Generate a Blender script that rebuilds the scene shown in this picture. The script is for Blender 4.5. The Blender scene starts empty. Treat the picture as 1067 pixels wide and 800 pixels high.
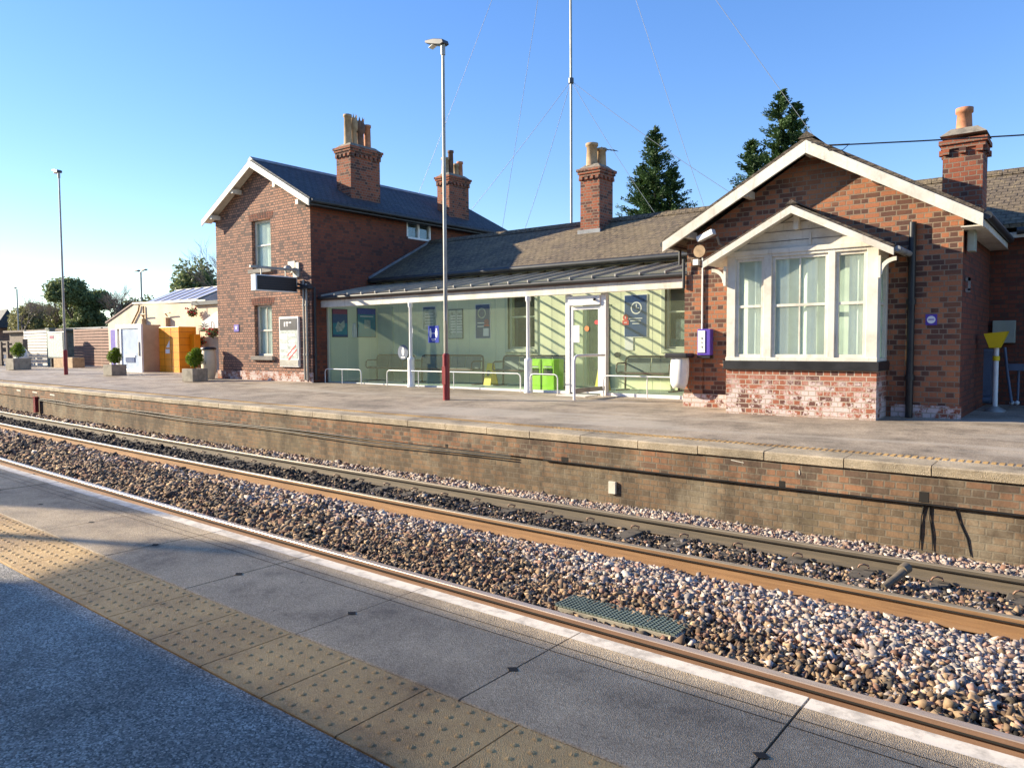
import bpy, bmesh, math, random
import numpy as np
from mathutils import Vector, Matrix
random.seed(7); rng = np.random.default_rng(7)
scene = bpy.context.scene
COL = scene.collection
rad = math.radians

# ------------------------------------------------------------------ camera, world, sun, exposure
cam_d = bpy.data.cameras.new('camera'); cam = bpy.data.objects.new('camera', cam_d); COL.objects.link(cam)
scene.camera = cam
yaw, pitch, roll = 0.6636, 0.0521, -0.0054
Fw = Vector((-math.sin(yaw)*math.cos(pitch), math.cos(yaw)*math.cos(pitch), -math.sin(pitch)))
R0 = Vector((math.cos(yaw), math.sin(yaw), 0)); U0 = R0.cross(Fw)
Rr = math.cos(roll)*R0 + math.sin(roll)*U0; Ur = -math.sin(roll)*R0 + math.cos(roll)*U0
m = Matrix((Rr, Ur, -Fw)).transposed().to_4x4()
cam.matrix_world = m
cam_d.sensor_width = 36; cam_d.lens = 787.62/1067*36
cam_d.clip_start = 0.05; cam_d.clip_end = 3000

SUN_AZ, SUN_EL = rad(24), rad(20.5)      # light travels towards +X turned 24 deg to +Y
w = bpy.data.worlds.new('World'); scene.world = w; w.use_nodes = True
nt = w.node_tree; nt.nodes.clear()
sky = nt.nodes.new('ShaderNodeTexSky'); sky.sky_type = 'NISHITA'; sky.sun_disc = False
sky.sun_elevation = SUN_EL; sky.sun_rotation = rad(246)
sky.altitude = 0; sky.air_density = 1.0; sky.dust_density = 0.1; sky.ozone_density = 3.0
bg = nt.nodes.new('ShaderNodeBackground'); bg.inputs[1].default_value = 0.15
wo = nt.nodes.new('ShaderNodeOutputWorld')
hs = nt.nodes.new('ShaderNodeHueSaturation'); hs.inputs['Saturation'].default_value = 1.36; hs.inputs['Hue'].default_value = 0.516; hs.inputs['Value'].default_value = 1.0
gm = nt.nodes.new('ShaderNodeGamma'); gm.inputs[1].default_value = 0.78
nt.links.new(sky.outputs[0], gm.inputs[0]); nt.links.new(gm.outputs[0], hs.inputs['Color']); nt.links.new(hs.outputs[0], bg.inputs[0]); nt.links.new(bg.outputs[0], wo.inputs[0])

sl = bpy.data.lights.new('sun', 'SUN'); sl.energy = 4.9; sl.angle = rad(0.5); sl.color = (1.0, 0.87, 0.66)
sun = bpy.data.objects.new('sun', sl); COL.objects.link(sun)
ld = Vector((math.cos(SUN_AZ)*math.cos(SUN_EL), math.sin(SUN_AZ)*math.cos(SUN_EL), -math.sin(SUN_EL)))
sun.rotation_euler = ld.to_track_quat('-Z', 'Y').to_euler()
scene.view_settings.view_transform = 'Standard'; scene.view_settings.look = 'None'
scene.view_settings.exposure = 1.32; scene.view_settings.gamma = 1.0
scene.render.engine = 'CYCLES'
scene.cycles.max_bounces = 8; scene.cycles.transparent_max_bounces = 12

# ------------------------------------------------------------------ materials
class NB:
    def __init__(s, name):
        s.m = bpy.data.materials.new(name); s.m.use_nodes = True; s.t = s.m.node_tree; s.t.nodes.clear()
        s.out = s.n('ShaderNodeOutputMaterial'); s.b = s.n('ShaderNodeBsdfPrincipled'); s.l(s.b.outputs[0], s.out.inputs[0])
        s._pos = None
    def n(s, t, **k):
        x = s.t.nodes.new(t)
        for a, v in k.items(): setattr(x, a, v)
        return x
    def l(s, a, b): s.t.links.new(a, b)
    def put(s, sock, v):
        if hasattr(v, 'is_output'): s.l(v, sock)
        elif isinstance(v, (tuple, list)): sock.default_value = (*v, 1) if len(v) == 3 and len(sock.default_value) == 4 else v
        else: sock.default_value = v
    def pos(s):
        if s._pos is None: s._pos = s.n('ShaderNodeNewGeometry').outputs['Position']
        return s._pos
    def sep(s): x = s.n('ShaderNodeSeparateXYZ'); s.l(s.pos(), x.inputs[0]); return x.outputs
    def math(s, op, a, b=0.0):
        x = s.n('ShaderNodeMath', operation=op); s.put(x.inputs[0], a); s.put(x.inputs[1], b); return x.outputs[0]
    def vec(s, a, b, c=0.0):
        x = s.n('ShaderNodeCombineXYZ'); s.put(x.inputs[0], a); s.put(x.inputs[1], b); s.put(x.inputs[2], c); return x.outputs[0]
    def noise(s, scale, detail=4, rough=0.6, v=None, dist=0.0):
        x = s.n('ShaderNodeTexNoise'); s.l(v or s.pos(), x.inputs['Vector']); x.inputs['Scale'].default_value = scale
        x.inputs['Detail'].default_value = detail; x.inputs['Roughness'].default_value = rough; x.inputs['Distortion'].default_value = dist
        return x.outputs['Fac']
    def ramp(s, f, stops, interp='LINEAR'):
        x = s.n('ShaderNodeValToRGB'); x.color_ramp.interpolation = interp; e = x.color_ramp.elements
        while len(e) < len(stops): e.new(0.5)
        for k, (p, c) in enumerate(stops):
            e[k].position = p; e[k].color = (*c, 1) if len(c) == 3 else c
        s.l(f, x.inputs[0]); return x.outputs[0]
    def mix(s, f, a, b, mode='MIX'):
        x = s.n('ShaderNodeMix', data_type='RGBA', blend_type=mode); s.put(x.inputs[0], f); s.put(x.inputs[6], a); s.put(x.inputs[7], b); return x.outputs[2]
    def bump(s, h, strength=0.4, dist=0.01):
        x = s.n('ShaderNodeBump'); x.inputs['Strength'].default_value = strength; x.inputs['Distance'].default_value = dist
        s.l(h, x.inputs['Height']); s.l(x.outputs[0], s.b.inputs['Normal'])
    def color(s, c): s.put(s.b.inputs['Base Color'], c)
    def rough(s, r): s.put(s.b.inputs['Roughness'], r)
    def spec(s, r): s.b.inputs['Specular IOR Level'].default_value = r

def g3(v): return (v, v, v)
def paint(name, c, rough=0.5, var=0.12, metal=0.0, scale=3.0, dirt=None):
    b = NB(name); n = b.noise(scale, 5, 0.65)
    c2 = tuple(x*(1-var*1.6) for x in c) if dirt is None else dirt
    c1 = tuple(min(1, x*(1+var*0.5)) for x in c)
    b.color(b.ramp(n, [(0.36, c2), (0.56, c1)]) if var else c)
    b.rough(rough); b.b.inputs['Metallic'].default_value = metal
    b.bump(b.noise(scale*14, 3), 0.08, 0.004)
    return b.m

def brick_mat(name, ca, cb, dark, mortar, dark_amt=0.45, stain=0.25, white=None, warm=None, row=0.083, wid=0.235, msz=0.009, streak=0):
    b = NB(name); S = b.sep()
    u = b.math('ADD', S[0], S[1]); v = b.math('ADD', S[2], 10.0)
    uw = b.math('ADD', u, b.math('MULTIPLY', b.math('SUBTRACT', b.noise(2.2, 3), 0.5), 0.03))
    vw = b.math('ADD', v, b.math('MULTIPLY', b.math('SUBTRACT', b.noise(1.7, 3), 0.5), 0.018))
    vec = b.vec(uw, vw)
    def brick(c1, c2, mo, bias=0.0):
        t = b.n('ShaderNodeTexBrick'); b.l(vec, t.inputs['Vector']); t.offset = 0.5; t.squash = 0.5; t.squash_frequency = 2
        t.inputs['Scale'].default_value = 1; t.inputs['Mortar Size'].default_value = msz; t.inputs['Mortar Smooth'].default_value = 0.25
        t.inputs['Bias'].default_value = bias; t.inputs['Brick Width'].default_value = wid; t.inputs['Row Height'].default_value = row
        b.put(t.inputs['Color1'], c1); b.put(t.inputs['Color2'], c2); b.put(t.inputs['Mortar'], mo); return t
    t1 = brick(ca, cb, mortar)
    t2 = brick((0, 0, 0), (1, 1, 1), (0.5,)*3)
    # dark burnt bricks picked brick by brick
    tb = b.n('ShaderNodeTexWhiteNoise', noise_dimensions='2D')
    rowi = b.math('FLOOR', b.math('DIVIDE', vw, row))
    half = b.math('MULTIPLY', b.math('MODULO', rowi, 2.0), 0.5)
    widr = wid
    coli = b.math('FLOOR', b.math('DIVIDE', uw, wid))
    b.l(b.vec(coli, rowi), tb.inputs['Vector'])
    pick = b.ramp(t2.outputs[0], [(1-dark_amt-0.03, (0, 0, 0)), (1-dark_amt+0.03, (1, 1, 1))])
    pick2 = b.math('MULTIPLY', pick, b.math('ADD', 0.55, b.math('MULTIPLY', b.noise(1.1, 2), 0.6)))
    c = b.mix(pick2, t1.outputs[0], dark)
    if warm is not None:
        c = b.mix(b.math('MULTIPLY', b.ramp(b.noise(0.9, 3), [(0.5, (0, 0, 0)), (0.66, (1, 1, 1))]), 0.6), c, warm, 'MIX')
    if white is not None:
        z0, z1, amt = white
        zz = b.n('ShaderNodeMapRange'); b.l(S[2], zz.inputs[0]); zz.inputs[1].default_value = z1; zz.inputs[2].default_value = z0
        wn = b.ramp(b.noise(3.2, 6, 0.75), [(0.46, (0, 0, 0)), (0.56, (1, 1, 1))])
        wf = b.math('MULTIPLY', b.math('MULTIPLY', wn, zz.outputs[0]), amt)
        c = b.mix(b.math('MULTIPLY', wf, b.math('ADD', 0.45, t2.outputs[0])), c, (0.62, 0.50, 0.47))
    c = b.mix(t1.outputs['Fac'], c, mortar)
    c = b.mix(b.math('MULTIPLY', b.ramp(b.noise(0.7, 6, 0.7), [(0.42, (1, 1, 1)), (0.62, (0, 0, 0))]), stain), c, (0.035, 0.028, 0.026))
    if streak:
        sv = b.noise(1.0, 6, 0.75, v=b.vec(b.math('MULTIPLY', u, 2.2), b.math('MULTIPLY', S[2], 0.7)))
        c = b.mix(b.math('MULTIPLY', b.ramp(sv, [(0.46, (0, 0, 0)), (0.66, (1, 1, 1))]), streak), c, (0.05, 0.038, 0.028))
        c = b.mix(b.math('MULTIPLY', b.ramp(b.noise(1.3, 5, 0.7), [(0.52, (0, 0, 0)), (0.68, (1, 1, 1))]), streak*.6), c, (0.36, 0.31, 0.22))
    c = b.mix(0.28, c, b.mix(b.noise(38, 3), g3(0.0), g3(1.0)), 'OVERLAY')
    b.color(c); b.rough(0.88); b.spec(0.25)
    h = b.math('SUBTRACT', b.math('MULTIPLY', b.noise(45, 3), 0.35), t1.outputs['Fac'])
    b.bump(h, 0.7, 0.008)
    return b.m

def tile_mat(name, c1, c2, lichen, axis, row=0.16, wid=0.19, lich=0.4, rough=0.8, kz=2.0):
    # axis 'y': slope climbs along Y
    b = NB(name); S = b.sep()
    u, v = (S[0], S[2]) if axis == 'y' else (S[1], S[2])
    t = b.n('ShaderNodeTexBrick'); b.l(b.vec(u, b.math('MULTIPLY', b.math('ADD', v, 20.0), kz)), t.inputs['Vector'])
    t.inputs['Scale'].default_value = 1; t.inputs['Mortar Size'].default_value = 0.014; t.inputs['Mortar Smooth'].default_value = 0.5
    t.inputs['Brick Width'].default_value = wid; t.inputs['Row Height'].default_value = row
    b.put(t.inputs['Color1'], c1); b.put(t.inputs['Color2'], c2); b.put(t.inputs['Mortar'], tuple(x*0.3 for x in c1))
    c = b.mix(b.math('MULTIPLY', b.ramp(b.noise(0.9, 7, 0.75), [(0.42, (0, 0, 0)), (0.62, (1, 1, 1))]), lich), t.outputs[0], lichen)
    c = b.mix(b.ramp(b.noise(7, 5, 0.75), [(0.52, (0, 0, 0)), (0.60, g3(lich))]), c, tuple(min(1, x*1.25) for x in lichen))
    c = b.mix(0.6, c, b.mix(b.noise(16, 5), g3(0), g3(1)), 'OVERLAY')
    b.color(c); b.rough(rough); b.spec(0.3)
    b.bump(b.math('SUBTRACT', b.math('MULTIPLY', b.noise(30, 3), 0.4), t.outputs['Fac']), 1.0, 0.03)
    return b.m

M = {}
M['white'] = paint('white_paint', (0.70, 0.66, 0.57), 0.5, 0.10, scale=1.8, dirt=(0.54, 0.50, 0.42))
M['white_metal'] = paint('white_metal', (0.78, 0.78, 0.76), 0.35, 0.06)
M['cream'] = paint('cream_render', (0.66, 0.56, 0.40), 0.8, 0.12, scale=0.8)
def weathered_white():
    b = NB('weathered_white'); S = b.sep()
    st = b.noise(1.0, 6, 0.75, v=b.vec(b.math('MULTIPLY', S[0], 9), b.math('MULTIPLY', S[1], 9), b.math('MULTIPLY', S[2], 1.6)))
    c = b.ramp(b.noise(1.7, 5, 0.7), [(0.36, (0.55, 0.50, 0.41)), (0.58, (0.71, 0.67, 0.58))])
    c = b.mix(b.math('MULTIPLY', b.ramp(st, [(0.54, (0, 0, 0)), (0.70, (1, 1, 1))]), 0.45), c, (0.27, 0.235, 0.18))
    c = b.mix(b.ramp(b.noise(32, 4, 0.6), [(0.70, (0, 0, 0)), (0.73, (0.7, 0.7, 0.7))]), c, (0.22, 0.19, 0.15))
    b.color(c); b.rough(0.6); b.bump(b.noise(20, 4), 0.3, 0.004); return b.m
M['white'] = weathered_white()
M['black'] = paint('black_paint', (0.022, 0.022, 0.024), 0.4, 0.3)
M['iron'] = paint('gutter_iron', (0.03, 0.032, 0.035), 0.5, 0.2)
M['lead'] = paint('lead_flashing', (0.22, 0.23, 0.24), 0.6, 0.2)
M['brown_band'] = paint('brown_band', (0.16, 0.085, 0.075), 0.55, 0.15)
M['grey_metal'] = paint('galvanised', (0.33, 0.32, 0.29), 0.5, 0.12, 0.4)
M['dark_metal'] = paint('dark_metal', (0.07, 0.07, 0.075), 0.4, 0.1, 0.4)
M['maroon'] = paint('maroon_paint', (0.23, 0.022, 0.028), 0.4, 0.12)
M['bench'] = paint('bench_metal', (0.10, 0.045, 0.04), 0.4, 0.1, 0.2)
M['bench_seat'] = paint('bench_mesh', (0.13, 0.15, 0.145), 0.45, 0.1, 0.3)
M['sage'] = paint('sage_wall_paint', (0.78, 0.79, 0.55), 0.7, 0.05, scale=0.6)
M['sage_floor'] = paint('waiting_floor', (0.42, 0.50, 0.41), 0.5, 0.08, scale=1.2)
M['sage_light'] = paint('pale_sage_paint', (0.56, 0.60, 0.45), 0.5, 0.04)
M['navy'] = paint('navy_print', (0.02, 0.06, 0.20), 0.35, 0.05)
M['blue'] = paint('blue_print', (0.02, 0.045, 0.36), 0.35, 0.04)
M['teal'] = paint('teal_print', (0.01, 0.22, 0.30), 0.35, 0.1)
M['print_white'] = paint('white_print', (0.8, 0.8, 0.8), 0.5, 0.0)
M['print_grey'] = paint('grey_print', (0.40, 0.46, 0.42), 0.5, 0.25, scale=9)
M['print_red'] = paint('red_print', (0.65, 0.05, 0.05), 0.5, 0.0)
M['print_magenta'] = paint('magenta_print', (0.25, 0.02, 0.09), 0.5, 0.0)
M['print_orange'] = paint('orange_print', (0.8, 0.22, 0.06), 0.5, 0.0)
M['print_black'] = paint('black_print', (0.02, 0.02, 0.02), 0.5, 0.0)
M['green_bin'] = paint('lime_plastic', (0.30, 0.62, 0.02), 0.45, 0.05)
M['yellow'] = paint('yellow_plastic', (0.75, 0.55, 0.01), 0.45, 0.05)
M['orange'] = paint('orange_locker', (0.85, 0.30, 0.004), 0.4, 0.03)
M['orange_dark'] = paint('locker_gap', (0.30, 0.09, 0.01), 0.5, 0.0)
M['tan'] = paint('tan_panel', (0.50, 0.36, 0.22), 0.6, 0.06)
M['purple'] = paint('purple_panel', (0.09, 0.05, 0.38), 0.45, 0.05)
M['stone'] = paint('cast_stone', (0.30, 0.27, 0.21), 0.85, 0.2, scale=4)
M['sill'] = paint('stone_sill', (0.19, 0.17, 0.15), 0.8, 0.2, scale=4)
M['terracotta'] = paint('terracotta', (0.48, 0.20, 0.10), 0.8, 0.18, scale=5)
M['terracotta_dark'] = paint('sooty_pot', (0.16, 0.09, 0.06), 0.8, 0.3, scale=5)
M['buff'] = paint('buff_pot', (0.40, 0.27, 0.15), 0.8, 0.2, scale=5)
M['wood'] = paint('weathered_timber', (0.16, 0.125, 0.10), 0.85, 0.25, scale=5)
M['brown_slat'] = paint('brown_slats', (0.30, 0.165, 0.12), 0.75, 0.15, scale=4)
M['pale_slat'] = paint('pale_slats', (0.62, 0.60, 0.56), 0.6, 0.1, scale=4)
M['grey_green'] = paint('grey_green_post', (0.15, 0.19, 0.165), 0.6, 0.1)
M['soil'] = paint('soil', (0.05, 0.035, 0.025), 0.95, 0.2)
M['flash'] = paint('mortar_flaunching', (0.22, 0.19, 0.15), 0.9, 0.3, scale=8)
M['bag'] = paint('white_bag', (0.74, 0.74, 0.70), 0.35, 0.05, scale=6)
M['bluegrey'] = paint('bluegrey_plastic', (0.10, 0.13, 0.19), 0.5, 0.1)
M['grey_box'] = paint('grey_cabinet', (0.34, 0.37, 0.30), 0.5, 0.08)
M['curtain'] = paint('net_curtain', (0.82, 0.84, 0.80), 0.8, 0.10, scale=2)
M['blind'] = paint('pale_blind', (0.74, 0.80, 0.72), 0.8, 0.12, scale=1.5)
M['flower'] = paint('red_flower', (0.6, 0.02, 0.03), 0.6, 0.1)
M['bark'] = paint('bark', (0.10, 0.075, 0.055), 0.9, 0.3, scale=6)
M['twig'] = paint('bare_twigs', (0.20, 0.15, 0.12), 0.9, 0.2)
M['cable'] = paint('cable_sheath', (0.015, 0.015, 0.017), 0.5, 0.0)
M['wire'] = paint('guy_wire', (0.20, 0.22, 0.25), 0.4, 0.0)
M['interior'] = paint('dim_interior', (0.05, 0.05, 0.05), 0.8, 0.1)
M['tealbox'] = paint('teal_container', (0.05, 0.35, 0.28), 0.5, 0.1)

M['brick_house'] = brick_mat('house_brick', (0.43, 0.225, 0.15), (0.29, 0.15, 0.105), (0.15, 0.10, 0.085), (0.10, 0.08, 0.07), 0.22, 0.14, warm=(0.48, 0.24, 0.15), msz=0.013)
M['brick_side'] = brick_mat('dark_red_brick', (0.24, 0.075, 0.042), (0.19, 0.055, 0.035), (0.11, 0.047, 0.037), (0.10, 0.07, 0.055), 0.20, 0.3, msz=0.009)  # darker, redder brick than house_brick
M['brick_office'] = brick_mat('office_brick', (0.44, 0.175, 0.085), (0.33, 0.12, 0.065), (0.085, 0.05, 0.042), (0.27, 0.205, 0.145), 0.42, 0.16, warm=(0.42, 0.165, 0.07))
M['brick_bay'] = brick_mat('salt_stained_brick', (0.34, 0.12, 0.07), (0.27, 0.09, 0.05), (0.12, 0.06, 0.05), (0.42, 0.34, 0.27), 0.25, 0.05, white=(-1.15, -0.50, 2.3))
M['brick_chimney'] = brick_mat('chimney_brick', (0.36, 0.11, 0.055), (0.27, 0.08, 0.045), (0.09, 0.045, 0.038), (0.26, 0.20, 0.15), 0.3, 0.25)
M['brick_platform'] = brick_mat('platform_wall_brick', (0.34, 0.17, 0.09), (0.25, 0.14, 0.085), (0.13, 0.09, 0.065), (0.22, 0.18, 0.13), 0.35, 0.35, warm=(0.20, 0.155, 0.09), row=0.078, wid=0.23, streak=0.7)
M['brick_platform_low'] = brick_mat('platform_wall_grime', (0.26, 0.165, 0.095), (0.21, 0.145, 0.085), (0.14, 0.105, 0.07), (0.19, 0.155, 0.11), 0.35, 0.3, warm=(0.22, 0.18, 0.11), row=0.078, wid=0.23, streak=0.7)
M['tiles'] = tile_mat('clay_tiles', (0.11, 0.085, 0.062), (0.15, 0.115, 0.08), (0.23, 0.175, 0.10), 'y', lich=0.6)
M['slate_x'] = tile_mat('blue_slate', (0.04, 0.048, 0.062), (0.06, 0.07, 0.088), (0.09, 0.09, 0.08), 'x', 0.2, 0.25, 0.3, 0.7)
M['tiles_x'] = tile_mat('dark_tiles', (0.07, 0.055, 0.045), (0.10, 0.075, 0.06), (0.14, 0.115, 0.08), 'x')

def asphalt(name, dark, light, scale=160, spec=0.5, big=0.35, patch=None, sparkle=0.62, blotch=False):
    b = NB(name)
    v = b.n('ShaderNodeTexVoronoi'); b.l(b.pos(), v.inputs['Vector']); v.inputs['Scale'].default_value = scale
    cell = b.n('ShaderNodeSeparateColor'); b.l(v.outputs['Color'], cell.inputs[0])
    c = b.ramp(cell.outputs[0], [(0.0, dark), (sparkle, tuple((a+d)/2 for a, d in zip(dark, light))), (0.97, light)])
    c = b.mix(big, c, b.ramp(b.noise(1.3, 6, 0.7), [(0.35, g3(0.12)), (0.65, g3(0.85))]), 'OVERLAY')
    if blotch:
        c = b.mix(b.math('MULTIPLY', b.ramp(b.noise(2.6, 8, 0.8), [(0.30, (1, 1, 1)), (0.44, (0, 0, 0))]), 0.55), c, tuple(x*0.35 for x in dark))
        c = b.mix(b.ramp(b.noise(19, 3, 0.5), [(0.24, (0.6, 0.6, 0.6)), (0.28, (0, 0, 0))]), c, tuple(x*0.25 for x in dark))
    if patch:
        S = b.sep(); pv = b.vec(b.math('MULTIPLY', S[0], 0.16), b.math('MULTIPLY', S[1], 0.9))
        c = b.mix(b.math('MULTIPLY', b.ramp(b.noise(1.0, 4, 0.6, v=pv, dist=0.6), [(0.52, (0, 0, 0)), (0.60, (1, 1, 1))]), 0.55), c, patch)
    b.color(c); b.rough(b.ramp(cell.outputs[1], [(0, g3(0.45)), (1, g3(0.9))])); b.spec(spec)
    b.bump(b.math('ADD', v.outputs['Distance'], b.math('MULTIPLY', b.noise(60, 3), 0.5)), 0.8, 0.006)
    return b.m
M['asphalt_near'] = asphalt('near_asphalt', (0.07, 0.062, 0.052), (0.62, 0.56, 0.47), 170, big=0.6, sparkle=0.75)
M['asphalt_far'] = asphalt('far_asphalt', (0.24, 0.19, 0.135), (0.42, 0.34, 0.25), 90, big=0.5, blotch=True, patch=(0.46, 0.40, 0.32))
M['slab'] = asphalt('paving_slab', (0.29, 0.215, 0.13), (0.58, 0.45, 0.295), 240, big=0.5, blotch=True)
M['tactile'] = asphalt('tactile_slab', (0.44, 0.27, 0.105), (0.60, 0.39, 0.16), 260, big=0.5, blotch=True)
M['coping'] = asphalt('coping_stone', (0.31, 0.245, 0.155), (0.47, 0.385, 0.27), 120, big=0.55)
M['white_line'] = paint('worn_white_edge', (0.66, 0.58, 0.47), 0.8, 0.2, scale=14)
M['joint'] = paint('joint_dirt_and_shade', (0.02, 0.017, 0.014), 0.95, 0.1)  # dirt in joints, also the shade strip under the railheads
M['yard'] = asphalt('yard_tarmac', (0.07, 0.065, 0.06), (0.16, 0.15, 0.14), 40)
M['earth'] = paint('earth', (0.09, 0.10, 0.05), 0.95, 0.3, scale=0.3)

def metal_rail(name, c1, c2, rough):
    b = NB(name); S = b.sep()
    n = b.noise(1.0, 6, 0.7, v=b.vec(b.math('MULTIPLY', S[0], 1.2), b.math('MULTIPLY', S[1], 12), b.math('MULTIPLY', S[2], 25)))
    b.color(b.ramp(n, [(0.35, c1), (0.62, c2)])); b.rough(rough); b.b.inputs['Metallic'].default_value = 0.15
    b.bump(b.noise(70, 3), 0.25, 0.003); return b.m
M['rust'] = metal_rail('orange_rust', (0.21, 0.115, 0.055), (0.33, 0.19, 0.09), 0.7)
M['rust_grey'] = metal_rail('grey_rust', (0.10, 0.085, 0.065), (0.17, 0.135, 0.095), 0.65)
M['rust_brown'] = metal_rail('brown_rust', (0.20, 0.115, 0.075), (0.30, 0.18, 0.12), 0.5)
M['railtop'] = metal_rail('worn_railhead', (0.20, 0.165, 0.115), (0.30, 0.25, 0.18), 0.38)
M['railtop_bright'] = metal_rail('polished_railhead', (0.32, 0.25, 0.20), (0.42, 0.34, 0.28), 0.28)
M['sleeper'] = paint('dirty_concrete', (0.10, 0.082, 0.06), 0.9, 0.3, scale=8)

b = NB('ballast_stone'); at = b.n('ShaderNodeAttribute', attribute_name='tint')
b.color(b.mix(0.3, at.outputs['Color'], b.mix(b.noise(55, 3), g3(0), g3(1)), 'OVERLAY')); b.rough(0.85); b.spec(0.3); M['ballast'] = b.m
b = NB('ballast_bed'); v = b.n('ShaderNodeTexVoronoi'); b.l(b.pos(), v.inputs['Vector']); v.inputs['Scale'].default_value = 17
cs = b.n('ShaderNodeSeparateColor'); b.l(v.outputs['Color'], cs.inputs[0])
b.color(b.ramp(cs.outputs[0], [(0, (0.03, 0.024, 0.02)), (1, (0.12, 0.09, 0.07))])); b.rough(0.9); b.bump(v.outputs['Distance'], 1.0, 0.04); M['bed'] = b.m

def leaf(name, c1, c2, sc=1.2, transl=0.25):
    b = NB(name); n = b.noise(sc, 3)
    at = b.n('ShaderNodeObjectInfo')
    b.color(b.ramp(n, [(0.35, c1), (0.65, c2)])); b.rough(0.6); b.spec(0.3)
    tr = b.n('ShaderNodeBsdfTranslucent'); b.put(tr.inputs[0], tuple(x*1.3 for x in c2))
    mx = b.n('ShaderNodeMixShader'); mx.inputs[0].default_value = transl
    b.l(b.b.outputs[0], mx.inputs[1]); b.l(tr.outputs[0], mx.inputs[2]); b.l(mx.outputs[0], b.out.inputs[0]); return b.m
M['conifer'] = leaf('conifer_needles', (0.016, 0.04, 0.014), (0.065, 0.12, 0.035), 0.9, 0.12)
M['ivy'] = leaf('ivy_leaves', (0.08, 0.12, 0.05), (0.20, 0.24, 0.10), 0.8)
M['hedge'] = leaf('hedge_leaves', (0.05, 0.065, 0.02), (0.14, 0.15, 0.05), 0.5)
M['spring'] = leaf('spring_leaves', (0.12, 0.13, 0.05), (0.22, 0.21, 0.09), 0.5)
M['box'] = leaf('box_leaves', (0.05, 0.10, 0.012), (0.16, 0.24, 0.02), 9)

def glass(name, tint=(0.85, 0.93, 0.88), refl=(0.9, 0.95, 1.0), ior=1.5, haze=0.0, hcol=(0.5, 0.55, 0.5)):
    b = NB(name); b.t.nodes.remove(b.b)
    tr = b.n('ShaderNodeBsdfTransparent'); b.put(tr.inputs[0], tint)
    gl = b.n('ShaderNodeBsdfGlossy'); b.put(gl.inputs[0], refl); gl.inputs['Roughness'].default_value = 0.02
    lw = b.n('ShaderNodeLayerWeight'); lw.inputs[0].default_value = 0.5
    f0 = ((ior-1)/(ior+1))**2*2
    fr = b.math('ADD', f0, b.math('MULTIPLY', b.math('POWER', lw.outputs['Facing'], 5.0), 0.9 if ior > 1.4 else 0.5))
    mx = b.n('ShaderNodeMixShader'); b.l(fr, mx.inputs[0]); b.l(tr.outputs[0], mx.inputs[1]); b.l(gl.outputs[0], mx.inputs[2])
    last = mx.outputs[0]
    if haze:
        df = b.n('ShaderNodeBsdfDiffuse'); b.put(df.inputs[0], hcol)
        m2 = b.n('ShaderNodeMixShader'); m2.inputs[0].default_value = haze; b.l(last, m2.inputs[1]); b.l(df.outputs[0], m2.inputs[2]); last = m2.outputs[0]
    b.l(last, b.out.inputs[0]); return b.m
M['screen'] = glass('green_screen_glass', (0.88, 0.95, 0.89), haze=0.08, hcol=(0.66, 0.78, 0.52), ior=1.22)
M['window'] = glass('window_glass', (0.8, 0.86, 0.84), haze=0.04)
M['bay_glass'] = glass('bay_glass', (0.88, 0.97, 0.90), haze=0.22, hcol=(0.74, 0.86, 0.74), ior=1.3)
M['roof_glass'] = glass('canopy_glazing', (0.92, 0.92, 0.88), haze=0.30, hcol=(0.40, 0.35, 0.27), ior=1.2)
M['lantern_glass'] = glass('lantern_glass', (0.5, 0.55, 0.7), haze=0.6, hcol=(0.42, 0.45, 0.62))

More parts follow.
